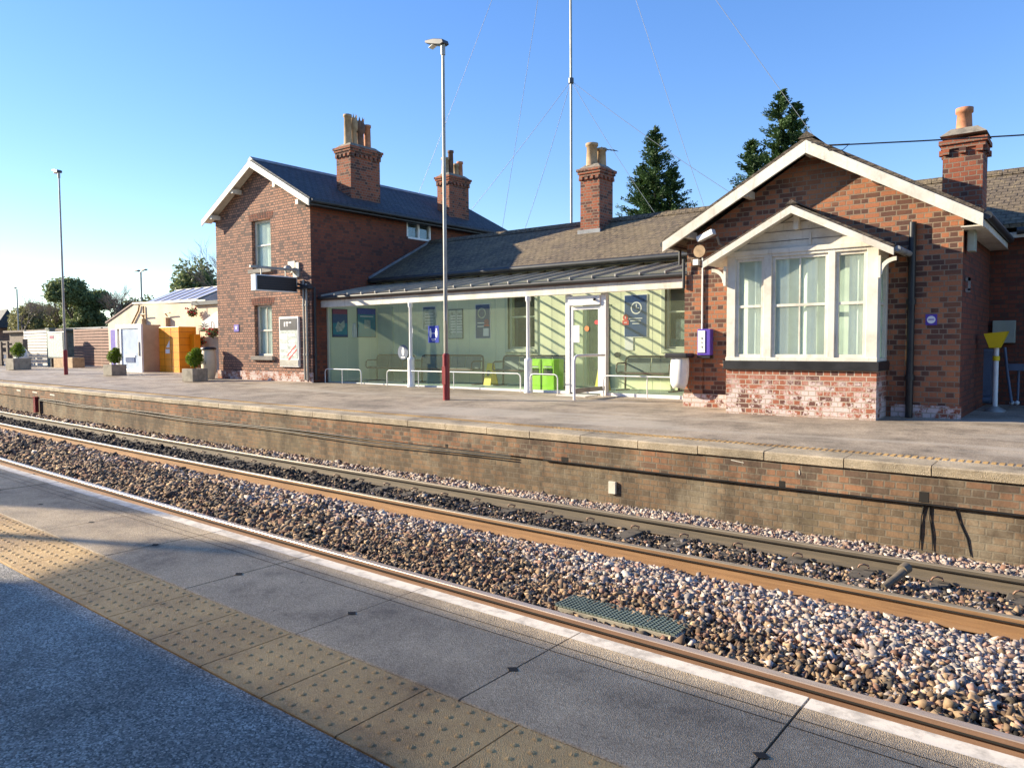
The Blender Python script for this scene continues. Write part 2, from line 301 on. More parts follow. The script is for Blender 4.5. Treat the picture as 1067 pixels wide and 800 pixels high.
# ------------------------------------------------------------------ geometry helpers
class MB:
    def __init__(s): s.v = []; s.f = []; s.sm = []
    def add(s, vs, fs, smooth=False):
        o = len(s.v); s.v += [tuple(x) for x in vs]; s.f += [tuple(i+o for i in f) for f in fs]; s.sm += [smooth]*len(fs); return s
    def box(s, x0, x1, y0, y1, z0, z1):
        x0, x1 = min(x0, x1), max(x0, x1); y0, y1 = min(y0, y1), max(y0, y1); z0, z1 = min(z0, z1), max(z0, z1)
        return s.add([(x0, y0, z0), (x1, y0, z0), (x1, y1, z0), (x0, y1, z0), (x0, y0, z1), (x1, y0, z1), (x1, y1, z1), (x0, y1, z1)],
                     [(0, 3, 2, 1), (4, 5, 6, 7), (0, 1, 5, 4), (1, 2, 6, 5), (2, 3, 7, 6), (3, 0, 4, 7)])
    def obox(s, c, ax, ay, az):      # centre and three half-axis vectors
        c, ax, ay, az = map(Vector, (c, ax, ay, az))
        vs = [c+i*ax+j*ay+k*az for k in (-1, 1) for i, j in ((-1, -1), (1, -1), (1, 1), (-1, 1))]
        return s.add(vs, [(0, 3, 2, 1), (4, 5, 6, 7), (0, 1, 5, 4), (1, 2, 6, 5), (2, 3, 7, 6), (3, 0, 4, 7)])
    def tube(s, pts, r, n=8, smooth=True, cap=True):
        pts = [Vector(p) for p in pts]; rs = r if isinstance(r, (list, tuple)) else [r]*len(pts)
        rings = []; up = None
        for i, p in enumerate(pts):
            d = (pts[min(i+1, len(pts)-1)]-pts[max(i-1, 0)]).normalized()
            if up is None: up = Vector((0, 0, 1)) if abs(d.z) < 0.9 else Vector((1, 0, 0))
            a = d.cross(up).normalized(); b_ = d.cross(a).normalized(); up = a.cross(d)
            rings.append([p+rs[i]*(math.cos(t)*a+math.sin(t)*b_) for t in [2*math.pi*k/n for k in range(n)]])
        vs = [q for rg in rings for q in rg]; fs = []
        for i in range(len(rings)-1):
            for k in range(n): fs.append((i*n+k, i*n+(k+1) % n, (i+1)*n+(k+1) % n, (i+1)*n+k))
        s.add(vs, fs, smooth)
        if cap: s.add(rings[0], [tuple(range(n))][::1]); s.add(rings[-1], [tuple(reversed(range(n)))])
        return s
    def lathe(s, cx, cy, prof, n=16, smooth=True):
        vs = [(cx+r*math.cos(2*math.pi*k/n), cy+r*math.sin(2*math.pi*k/n), z) for r, z in prof for k in range(n)]
        fs = [(i*n+k, i*n+(k+1) % n, (i+1)*n+(k+1) % n, (i+1)*n+k) for i in range(len(prof)-1) for k in range(n)]
        s.add(vs, fs, smooth); s.add(vs[:n], [tuple(reversed(range(n)))]); return s.add(vs[-n:], [tuple(range(n))])
    def prism(s, poly, a, b_, axis='y'):   # poly in (x,z) for axis y, (y,z) for x, (x,y) for z
        f = {'y': lambda p, t: (p[0], t, p[1]), 'x': lambda p, t: (t, p[0], p[1]), 'z': lambda p, t: (p[0], p[1], t)}[axis]
        n = len(poly); vs = [f(p, a) for p in poly]+[f(p, b_) for p in poly]
        return s.add(vs, [tuple(range(n)), tuple(reversed(range(n, 2*n)))]+[(i, i+n, (i+1) % n+n, (i+1) % n) for i in range(n)])
    def blob(s, c, r, sub=1, jit=0.2, sc=(1, 1, 1)):
        bm = bmesh.new(); bmesh.ops.create_icosphere(bm, subdivisions=sub, radius=1)
        vs = [(c[0]+v.co.x*r*sc[0]*random.uniform(1-jit, 1+jit), c[1]+v.co.y*r*sc[1]*random.uniform(1-jit, 1+jit), c[2]+v.co.z*r*sc[2]*random.uniform(1-jit, 1+jit)) for v in bm.verts]
        fs = [tuple(v.index for v in f.verts) for f in bm.faces]; bm.free(); return s.add(vs, fs, True)

ROOT = {}
def finish(name, mb, mat, origin, bevel=0):
    me = bpy.data.meshes.new(name); ox, oy, oz = origin
    me.from_pydata([(x-ox, y-oy, z-oz) for x, y, z in mb.v], [], mb.f); me.update()
    bm = bmesh.new(); bm.from_mesh(me); bmesh.ops.recalc_face_normals(bm, faces=bm.faces) if len(bm.faces) < 60000 else None; bm.to_mesh(me); bm.free()
    me.polygons.foreach_set('use_smooth', mb.sm)
    me.materials.append(M[mat] if isinstance(mat, str) else mat)
    o = bpy.data.objects.new(name, me); COL.objects.link(o)
    if bevel:
        bv = o.modifiers.new('bevel', 'BEVEL'); bv.width = bevel; bv.segments = 2; bv.limit_method = 'ANGLE'; bv.angle_limit = rad(40)
    return o
def tag(o, label=None, cat=None, group=None, kind=None):
    for k, v in (('label', label), ('category', cat), ('group', group), ('kind', kind)):
        if v: o[k] = v
    return o
def thing(name, loc, label, cat, group=None):
    o = bpy.data.objects.new(name, None); COL.objects.link(o); o.location = loc; o.empty_display_size = 0.2
    ROOT[o] = Vector(loc); return tag(o, label, cat, group)
def part(name, mb, mat, parent, bevel=0, label=None):
    o = finish(name, mb, mat, ROOT[parent], bevel); o.parent = parent; ROOT[o] = ROOT[parent]
    if label: o['label'] = label
    return o
def solo(name, mb, mat, label, cat, group=None, bevel=0):
    a = np.array(mb.v); org = ((a[:, 0].min()+a[:, 0].max())/2, (a[:, 1].min()+a[:, 1].max())/2, a[:, 2].min())
    o = finish(name, mb, mat, org, bevel); o.location = org; ROOT[o] = Vector(org); return tag(o, label, cat, group)
def struct(name, mb, mat, kind='structure'):
    o = finish(name, mb, mat, (0, 0, 0)); ROOT[o] = Vector((0, 0, 0)); o['kind'] = kind; return o
def copy_tree(o, parent=None):
    c = o.copy(); COL.objects.link(c)
    if parent: c.parent = parent
    for ch in list(o.children): copy_tree(ch, c)
    return c

def yc(x): return -0.023*x+0.0006*x*x
def F(X, Y):       # level of the far platform surface
    ye = 8.84+yc(X); bz = -1.19+min(20, max(0, -X-7))*0.005
    t = min(1, max(0, (Y-ye)/(14.4-ye))); return -1.29*(1-t)+bz*t
XS = [3-0.5*i for i in range(30)]+[-12-1.5*i for i in range(56)]      # along the curve, +3 .. -95
def sweep(mb, prof, xs, closed=True, smooth=False):
    n = len(prof); vs = [(x, y+yc(x), z) for x in xs for y, z in prof]
    rg = range(n) if closed else range(n-1)
    fs = [(i*n+k, i*n+(k+1) % n, (i+1)*n+(k+1) % n, (i+1)*n+k) for i in range(len(xs)-1) for k in rg]
    mb.add(vs, fs, smooth)
    if closed: mb.add(vs[:n], [tuple(range(n))]); mb.add(vs[-n:], [tuple(reversed(range(n)))])
    return mb

# ------------------------------------------------------------------ ground, platforms, trackbed
struct('ground', MB().add([(-900, -60, -2.6), (300, -60, -2.6), (300, 900, -2.6), (-900, 900, -2.6)], [(0, 1, 2, 3)]), 'earth')
mb = MB(); vs = []; n = 0
xs = XS; ts = [0, 0.1, 0.25, 0.5, 0.75, 1.0, 1.6]
for x in xs:
    ye = 8.84+yc(x)
    for t in ts:
        y = ye+0.60+(14.4-ye-0.60)*t if t <= 1 else 21.0
        vs.append((x, y, F(x, y)-0.001))
k = len(ts)
mb.add(vs, [(i*k+j, (i+1)*k+j, (i+1)*k+j+1, i*k+j+1) for i in range(len(xs)-1) for j in range(k-1)])
struct('far_platform', mb, 'asphalt_far')
struct('yard', MB().add([(-600, 20.5, -1.12), (40, 20.5, -1.2), (40, 400, -1.2), (-600, 400, -1.12), (-600, 12, -1.13), (-94, 14, -1.13), (-94, 20.5, -1.12)], [(0, 1, 2, 3), (4, 5, 6, 0)]), 'yard')
# coping: two rows of stones, open joints
mb = MB()
x = 3.0
while x > -92:
    L = 0.9+random.uniform(-0.05, 0.05); dz = random.uniform(-0.004, 0.004)
    xx = [x-0.006, x-L/2, x-L+0.006]
    z0 = -1.29+dz
    sweep(mb, [(8.84, z0-0.105), (8.835+random.uniform(-.006, .006), z0-0.015), (8.855, z0), (9.26, z0+0.006), (9.26, z0-0.105)], xx)
    x -= L
coping = struct('platform_coping', mb, 'coping')
mb = MB(); sweep(mb, [(9.27, -1.33), (9.27, -1.283), (9.45, -1.28), (9.45, -1.33)], XS)
struct('platform_edge_paving', mb, 'coping')
mb = MB()           # raised bars of the far warning strip
x = 1.0
while x > -40:
    for yy in (9.31, 9.36, 9.41):
        mb.box(x-0.022, x+0.022, yy+yc(x)-0.018, yy+yc(x)+0.018, -1.283, -1.274)
    x -= 0.075
struct('platform_edge_warning_studs', mb, 'tactile')
struct('platform_fill', sweep(MB(), [(9.255, -1.34), (9.455, -1.34), (9.455, -2.4), (9.255, -2.4)], XS), 'joint')
# brick face of far platform
up = sweep(MB(), [(8.90, -2.35), (8.90, -1.70), (8.872, -1.69), (8.872, -1.40), (9.25, -1.40), (9.25, -2.35)], XS)
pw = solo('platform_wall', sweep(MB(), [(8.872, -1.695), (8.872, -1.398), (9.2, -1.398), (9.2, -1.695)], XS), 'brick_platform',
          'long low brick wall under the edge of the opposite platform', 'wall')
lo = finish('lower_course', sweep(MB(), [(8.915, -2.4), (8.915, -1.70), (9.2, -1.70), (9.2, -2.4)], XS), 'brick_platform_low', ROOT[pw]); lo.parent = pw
def wall_hole(x, z, w, h):
    y = 8.872+yc(x); o = part('drain_hole', MB().box(x-w/2, x+w/2, y-0.004, y+0.02, z-h/2, z+h/2), 'joint', pw); return o
for x, z, w_, h_ in ((-1.45, -1.63, .09, .11), (-2.95, -1.66, .07, .07), (-6.1, -1.66, .12, .06), (-8.5, -1.66, .06, .05)): wall_hole(x, z, w_, h_)
for k, (x, z, w_, h_) in enumerate(((-3.5, -1.445, .16, .008), (-2.75, -1.50, .012, .05), (-29.5, -1.5, .5, .05), (-27.8, -1.5, .6, .05), (-26.2, -1.52, .5, .05))):
    y = 8.872+yc(x); part('white_mark', MB().obox((x, y-0.002, z), (w_/2, 0, -0.01), (0, 0.003, 0), (0, 0, h_/2)), 'white', pw)
mb = MB()
for dx, b_ in ((0, -0.03), (0.05, 0.03), (0.28, 0.12)):
    x = -1.45+dx; y = 8.91+yc(x)
    mb.tube([(x, y-0.004, -1.70), (x-0.01+b_*0.5, y-0.006, -1.86), (x+b_, y-0.004, -2.02), (x+b_*1.3, y-0.006, -2.2)], [0.012, 0.006, 0.010, 0.004], 6)
part('root_crack', mb, 'joint', pw)
ch = sweep(MB(), [(8.868, -1.712), (8.868, -1.698), (8.914, -1.698), (8.914, -1.712)], [x for x in XS if x > -6.8])  # black strip stands for the shadow below the overhanging upper bricks
part('ledge_shadow_strip', ch, 'black', pw, label='black strip painted for the shadow under the wall ledge')
mb = MB()
for dz in (0, 0.05):
    pts = [(x, 8.84+yc(x)-0.01*math.sin(x), -1.70-dz+0.012*math.sin(x*0.9+dz*30)) for x in np.arange(-7.1, -27.8, -0.5)]
    mb.tube(pts, 0.008, 6)
cb = solo('lineside_cable', mb, 'cable', 'pair of black cables clipped along the brick platform wall', 'cable')
mb = MB().box(-30.4, -29.9, 8.85+yc(-30), 8.95+yc(-30), -2.3, -1.55)
solo('junction_box', MB().box(-27.75, -27.6, 8.76+yc(-27.7), 8.87+yc(-27.7), -2.15, -1.66).box(-27.77, -27.58, 8.75+yc(-27.7), 8.87+yc(-27.7), -1.66, -1.63), 'maroon', 'small dark red cable box on platform wall at the cable end', 'junction box')
solo('distance_plate', MB().box(-5.36, -5.25, 8.875+yc(-5.3), 8.912+yc(-5.3), -2.07, -1.90), 'white', 'small cream marker plate fixed low on the brick platform wall', 'plate', bevel=.004)

# near platform
def ny(y): return y
sweep_n = sweep
struct('near_platform', sweep(MB(), [(-6, -1.6), (-6, -1.186), (1.375, -1.184), (1.375, -1.6)], XS), 'asphalt_near')
mb = MB(); x = 1.4-0.4*0
xj = []
while x > -40:
    sweep(mb, [(1.381, -1.5), (1.381, -1.182), (1.385, -1.180), (1.777, -1.180), (1.781, -1.182), (1.781, -1.5)], [x-0.003, x-0.397]); x -= 0.4
    if x < -12: break
sweep(mb, [(1.381, -1.5), (1.381, -1.18), (1.781, -1.18), (1.781, -1.5)], [x-0.2*i for i in range(int((x+90)/0.2))][::8])
# blisters
rows = 6; x = 1.4
i = 0
while x > -26:
    for r_ in range(rows):
        yy = 1.415+r_*0.0664; xx = x-(0.0334 if r_ % 2 else 0)
        R = 0.0135; H = 0.0038; c = (xx, yy+yc(xx), -1.1805)
        if ((1.4-xx) % 0.4) < 0.018 or ((1.4-xx) % 0.4) > 0.382: continue
        nn = 8
        v0 = [(c[0]+R*math.cos(2*math.pi*k/nn), c[1]+R*math.sin(2*math.pi*k/nn), c[2]) for k in range(nn)]
        v1 = [(c[0]+R*.68*math.cos(2*math.pi*k/nn), c[1]+R*.68*math.sin(2*math.pi*k/nn), c[2]+H) for k in range(nn)]
        mb.add(v0+v1, [(k, (k+1) % nn, nn+(k+1) % nn, nn+k) for k in range(nn)]+[tuple(range(nn, 2*nn))], True)
    x -= 0.0668
struct('tactile_paving', mb, 'tactile')
mb = MB(); me2 = MB(); dm = MB(); x = 0.18+0.92
k = 0
while x > -40:
    L = 0.92; dz = random.uniform(-0.0015, 0.0015)
    xx = [x-0.004, x-L*0.33, x-L*0.66, x-L+0.004]
    sweep(mb, [(1.787, -1.5), (1.787, -1.183+dz), (1.793, -1.180+dz), (2.452, -1.180+dz), (2.452, -1.5)], xx)
    sweep(me2, [(2.452, -1.5), (2.452, -1.180+dz), (2.534, -1.181+dz), (2.542, -1.188+dz), (2.542, -1.30)], xx)
    for yy in (2.30, 2.36): sweep(dm, [(yy, -1.1785+dz), (yy+0.004, -1.1785+dz)], xx, closed=False)
    if k % 1 == 0:
        yd = 2.08+yc(x)
        dm.add([(x-0.026, yd, -1.1775), (x, yd-0.021, -1.1775), (x+0.026, yd, -1.1775), (x, yd+0.021, -1.1775)], [(0, 1, 2, 3)])
    x -= L; k += 1
struct('edge_paving', mb, 'slab'); struct('platform_edge_line', me2, 'white_line'); struct('paving_grooves', dm, 'joint')
struct('near_platform_core', sweep(MB(), [(1.37, -2.55), (1.37, -1.195), (2.50, -1.195), (2.50, -2.55)], XS), 'joint')

PZ = [(2.5, -2.32), (4.65, -2.32), (4.85, -2.27), (5.3, -2.205), (5.7, -2.175), (6.2, -2.165), (6.5, -2.195), (6.62, -2.225), (7.2, -2.245), (7.95, -2.285), (8.2, -2.27), (8.5, -2.235), (8.95, -2.235)]
pzy = [a for a, _ in PZ]; pzz = [b_ for _, b_ in PZ]
mb = MB(); sweep(mb, [(y, z-0.03) for y, z in PZ], XS, closed=False); struct('trackbed', mb, 'bed')

# ballast stones: real rocks scattered over the bed
def ballast():
    cube = np.array([(i, j, k) for i in (-1, 1) for j in (-1, 1) for k in (-1, 1)], float)*0.72
    var = []
    tris = []
    for _ in range(16):
        d = cube+rng.uniform(-0.55, 0.55, (8, 3)); d = d*np.array([1.3, rng.uniform(0.65, 1.0), rng.uniform(0.45, 0.8)])
        bm = bmesh.new(); [bm.verts.new(q) for q in d]; bmesh.ops.convex_hull(bm, input=bm.verts); bmesh.ops.triangulate(bm, faces=bm.faces); bm.verts.index_update()
        T0 = [[v.index for v in f.verts] for f in bm.faces]; bm.free()
        while len(T0) < 12: T0.append(T0[0])
        var.append(d); tris.append(T0[:12])
    tris = np.array(tris)
    P = []
    def zone(x0, x1, y0, y1, dens, size, layers=1):
        n_ = int(abs(x1-x0)*(y1-y0)*dens); x = rng.uniform(min(x0, x1), max(x0, x1), n_); y = rng.uniform(y0, y1, n_)
        P.append(np.stack([x, y, np.full(n_, size)], 1))
    for (y0, y1) in ((4.77, 6.55), (6.72, 8.0), (8.14, 8.9)):
        zone(1.5, -7, y0, y1, 2100, 0.0225); zone(-7, -16, y0, y1, 900, 0.032); zone(-16, -32, y0, y1, 300, 0.042)
        zone(-32, -60, y0, y1, 110, 0.06)
    P = np.concatenate(P); n_ = len(P)
    x, y, s = P.T; s = s*rng.lognormal(0, 0.25, n_)
    cov = (y > 6.7) & (y < 8.05)            # sleepers show through in the four-foot
    u = (x % 0.65); on = cov & (u < 0.26) & (rng.random(n_) < np.interp(x, [-9, -3, -1], [0.0, 0.1, 0.65]))
    keep = ~on; x, y, s, cov = x[keep], y[keep], s[keep], cov[keep]; n_ = len(x)
    z = np.interp(y, pzy, pzz)+rng.uniform(-0.035, 0.012, n_)+0.015*np.sin(x*2.1+y*3)*np.cos(x*0.7)
    z -= np.where(cov, 0.012, 0)
    # colours: fresh pale stone beside the far rails, brown in the middle, oily black in the four-foot
    pal_w = 0.9*np.array([(0.56, 0.49, 0.46), (0.48, 0.38, 0.34), (0.62, 0.58, 0.54), (0.40, 0.27, 0.23), (0.33, 0.31, 0.31)])
    pal_b = np.array([(0.19, 0.135, 0.09), (0.13, 0.09, 0.065), (0.26, 0.19, 0.125), (0.10, 0.085, 0.07), (0.32, 0.24, 0.16), (0.17, 0.10, 0.075)])
    pal_b = pal_b*1.4
    pal_k = np.array([(0.03, 0.027, 0.025), (0.045, 0.038, 0.034), (0.02, 0.018, 0.018), (0.07, 0.058, 0.05)])
    wob = 0.28*np.sin(x*0.9)+0.2*np.sin(x*2.3+1)
    edge = np.interp(x, [-14, -7, -3, 0], [6.15, 5.95, 5.75, 5.45])
    pw_ = np.where(y < 6.6, 1/(1+np.exp(-(y-edge-wob*0.6)/0.13)), 0)*np.interp(x, [-45, -16, -5], [0.12, 0.45, 0.95])
    pw_ = np.where(y > 8.1, np.interp(x, [-40, -14, -5], [0.10, 0.45, 0.97]), pw_)
    pw_ = np.where(cov, np.interp(x, [-12, -4, 0], [0.02, 0.14, 0.30]), pw_)
    pk = np.where(cov, np.interp(x, [-14, -6, 0], [0.97, 0.75, 0.35]), 0.10+0.25*np.exp(-((y-4.85)/0.25)**2))
    r = rng.random(n_); r2 = rng.random(n_)
    col = pal_b[rng.integers(0, len(pal_b), n_)]
    isk = r2 < pk; col[isk] = pal_k[rng.integers(0, len(pal_k), isk.sum())]
    isw = r < pw_; col[isw] = pal_w[rng.integers(0, len(pal_w), isw.sum())]
    col = col*rng.uniform(0.5, 1.1, (n_, 1))*np.array([1.02, 0.95, 0.86])
    # rotations
    q = rng.normal(size=(n_, 4)); q /= np.linalg.norm(q, axis=1, keepdims=True); a, b_, c, d = q.T
    Rm = np.stack([1-2*(c*c+d*d), 2*(b_*c-a*d), 2*(b_*d+a*c), 2*(b_*c+a*d), 1-2*(b_*b_+d*d), 2*(c*d-a*b_), 2*(b_*d-a*c), 2*(c*d+a*b_), 1-2*(b_*b_+c*c)], 1).reshape(n_, 3, 3)
    vi = rng.integers(0, 16, n_); vv = np.array(var)[vi]*s[:, None, None]
    V = np.einsum('nij,nkj->nki', Rm, vv); V[:, :, 2] *= 0.85
    V += np.stack([x, y+(-0.023*x+0.0006*x*x), z], 1)[:, None, :]
    V = V.reshape(-1, 3); T = (tris[vi]+(np.arange(n_)*8)[:, None, None]).reshape(-1, 3)
    me = bpy.data.meshes.new('ballast'); me.vertices.add(len(V)); me.vertices.foreach_set('co', V.ravel().astype(np.float32))
    me.loops.add(len(T)*3); me.loops.foreach_set('vertex_index', T.ravel().astype(np.int32))
    me.polygons.add(len(T)); me.polygons.foreach_set('loop_start', np.arange(0, len(T)*3, 3, dtype=np.int32)); me.update(calc_edges=True)
    at_ = me.attributes.new('tint', 'FLOAT_COLOR', 'FACE')
    cc = np.ones((len(T), 4), np.float32); cc[:, :3] = np.repeat(col, 12, axis=0); at_.data.foreach_set('color', cc.ravel())
    me.materials.append(M['ballast']); o = bpy.data.objects.new('ballast', me); COL.objects.link(o); o['kind'] = 'stuff'
    o['label'] = 'crushed stone ballast, pale and brown, between the rails and platforms'; o['category'] = 'ballast'
    print('stones', n_)
ballast()

def rail(yk, ztop, web, head, label):
    prof = [(-.070, -.159), (-.070, -.150), (-.012, -.132), (-.009, -.045), (-.034, -.034), (-.035, -.006), (.035, -.006), (.034, -.034), (.009, -.045), (.012, -.132), (.070, -.150), (.070, -.159)]
    r_ = thing('steel_rail', (0, yk, ztop-0.159), label, 'rail', 'running rails of the two tracks')
    part('rail_web', sweep(MB(), [(yk+a, ztop+c) for a, c in prof], XS), web, r_)
    part('head_shade_line', sweep(MB(), [(yk-.0352, ztop-.046), (yk-.0352, ztop-.0335), (yk-.028, ztop-.0335), (yk-.010, ztop-.046)], XS), 'joint', r_)  # dark strip painted for the shade under the railhead
    part('railhead', sweep(MB(), [(yk-.035, ztop-.0058), (yk-.031, ztop), (yk+.031, ztop), (yk+.035, ztop-.0058)], XS), head, r_)
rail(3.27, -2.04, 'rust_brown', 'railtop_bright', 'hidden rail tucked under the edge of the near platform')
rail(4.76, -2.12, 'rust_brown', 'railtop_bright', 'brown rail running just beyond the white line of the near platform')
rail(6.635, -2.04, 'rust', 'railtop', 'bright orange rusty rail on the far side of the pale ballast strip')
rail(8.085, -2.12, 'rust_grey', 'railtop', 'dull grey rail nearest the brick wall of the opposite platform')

proto = thing('concrete_sleeper', (0, 7.36, -2.33), 'dirty concrete sleeper between the orange rail and the grey rail', 'sleeper', 'sleepers of the far track')
part('beam', MB().prism([(-.125, -2.40), (-.10, -2.262), (.10, -2.262), (.125, -2.40)], 6.25, 8.48, 'y'), 'sleeper', proto, .01)
for yy, s_ in ((6.52, 1), (8.20, -1), (6.76, -1), (7.97, 1)):
    zt = -2.215 if yy < 7.4 else -2.25
    part('rail_clip', MB().tube([(-.05, yy-.02*s_, zt+.01), (-.03, yy-.05*s_, zt+.045), (.0, yy-.02*s_, zt+.05), (.03, yy+.03*s_, zt+.03), (.05, yy-.03*s_, zt+.02)], .009, 6), 'rust_brown', proto)
sx0 = -0.13+0.65*2
for i in range(36):
    o = proto if i == 0 else copy_tree(proto)
    xx = math.floor(1.5/0.65)*0.65+0.13-0.65*i
    o.location = (xx, 7.36+yc(xx), -2.33)

# catchpit with grating, rusty stub
t = thing('drain_catchpit', (-3.0, 5.35, -2.35), 'concrete drain box with a green mesh grating half buried in ballast', 'drain')
yo = yc(-3)
def R2(x, y): a = 0.03; return x, y
part('trough', MB().box(-3.55, -2.46, 5.07+yo, 5.12+yo, -2.4, -2.20).box(-3.55, -3.55, 5.12+yo, 5.36+yo, -2.4, -2.20).box(-2.51, -2.46, 5.12+yo, 5.36+yo, -2.4, -2.20), 'stone', t, .006)
mb = MB()
for i in range(29): mb.box(-3.58+i*.0375, -3.572+i*.0375, 5.07+yo, 5.36+yo, -2.197, -2.178)
for j in range(9): mb.box(-3.58, -2.48, 5.07+yo+j*.036, 5.076+yo+j*.036, -2.195, -2.180)
part('grating', mb, 'grey_green', t)
part('sump', MB().box(-3.58, -2.48, 5.1+yo, 5.34+yo, -2.4, -2.24), 'joint', t)
solo('rusty_pipe_stub', MB().tube([(-1.53, 7.48, -2.24), (-1.45, 7.62, -2.17), (-1.41, 7.70, -2.13)], [.03, .035, .04], 12).tube([(-1.42, 7.70, -2.12), (-1.39, 7.77, -2.10)], .052, 12), 'rust_grey', 'short rusty pipe lying between the rails of the far track', 'pipe')

# ------------------------------------------------------------------ buildings
def rects(x0, x1, z0, z1, ops):
    xsr = sorted({x0, x1, *[o[0] for o in ops], *[o[1] for o in ops]}); zsr = sorted({z0, z1, *[o[2] for o in ops], *[o[3] for o in ops]})
    for a, b_ in zip(xsr, xsr[1:]):
        for c, d in zip(zsr, zsr[1:]):
            mx_, mz = (a+b_)/2, (c+d)/2
            if not any(o[0] < mx_ < o[1] and o[2] < mz < o[3] for o in ops): yield a, b_, c, d
def wall_y(mb, x0, x1, z0, z1, y, th, ops=()):
    for a, b_, c, d in rects(x0, x1, z0, z1, list(ops)): mb.box(a, b_, y, y+th, c, d)
    return mb
def sash(parent, x0, x1, z0, z1, y, depth=0.06, fw=0.06, mull=(), bar=None, mat='white', glassm='window', curtain=True, name='window', axis='y'):
    """window in a wall facing -Y; glass set in the frame"""
    f = MB(); f.box(x0, x0+fw, y, y+depth, z0, z1).box(x1-fw, x1, y, y+depth, z0, z1).box(x0+fw, x1-fw, y, y+depth, z1-fw, z1).box(x0+fw, x1-fw, y, y+depth, z0, z0+fw)
    if bar is not None: f.box(x0+fw, x1-fw, y+.004, y+depth-.004, bar-.022, bar+.022)
    for mx_ in mull:
        if bar is not None:
            f.box(mx_-.012, mx_+.012, y+.008, y+depth-.008, z0+fw, bar-.022); f.box(mx_-.012, mx_+.012, y+.008, y+depth-.008, bar+.022, z1-fw)
        else: f.box(mx_-.02, mx_+.02, y+.008, y+depth-.008, z0+fw, z1-fw)
    w_ = part(name, f, mat, parent, .004)
    part('pane', MB().add([(x0+fw, y+depth/2, z0+fw), (x1-fw, y+depth/2, z0+fw), (x1-fw, y+depth/2, z1-fw), (x0+fw, y+depth/2, z1-fw)], [(0, 1, 2, 3)]), glassm, w_)
    if curtain:
        n_ = max(8, int((x1-x0)/.035)); pts = [(x0+(x1-x0)*i/n_, y+depth+.06+.018*math.sin(i*1.9)+.01*math.sin(i*0.7)) for i in range(n_+1)]
        if curtain is not True:
            bl = MB().add([(x0+.01, y+depth+.16, z0+.01), (x1-.01, y+depth+.16, z0+.01), (x1-.01, y+depth+.16, z1-.01), (x0+.01, y+depth+.16, z1-.01)], [(0, 1, 2, 3)]); part('blind', bl, 'blind', w_)
        cm = MB()
        if curtain is True: spans = [(0, n_)]
        else: spans = [(int(a*n_), int(b_*n_)) for a, b_ in curtain]
        for a, b_ in spans:
            vs = [(px, py, zz) for px, py in pts[a:b_+1] for zz in (z0+fw*.5, z1-fw*.5)]
            cm.add(vs, [(2*i, 2*i+2, 2*i+3, 2*i+1) for i in range(b_-a)], True)
        part('curtain', cm, 'curtain', w_)
    return w_
def bargeboard(mb, xa, za, xm, zm, y, th=.035, h=.19):
    """one sloping board from eave (xa,za) to apex (xm,zm), top edge on that line"""
    mb.prism([(xa, za), (xm, zm), (xm, zm-h*1.12), (xa, za-h)], y, y+th, 'y')
def gable_roof(mb, xl, zl, xm, zm, xr, zr, y0, y1, th=.07):
    mb.prism([(xl, zl), (xm, zm), (xm, zm+th*1.15), (xl, zl+th)], y0, y1, 'y')
    mb.prism([(xm, zm), (xr, zr), (xr, zr+th), (xm, zm+th*1.15)], y0, y1, 'y')

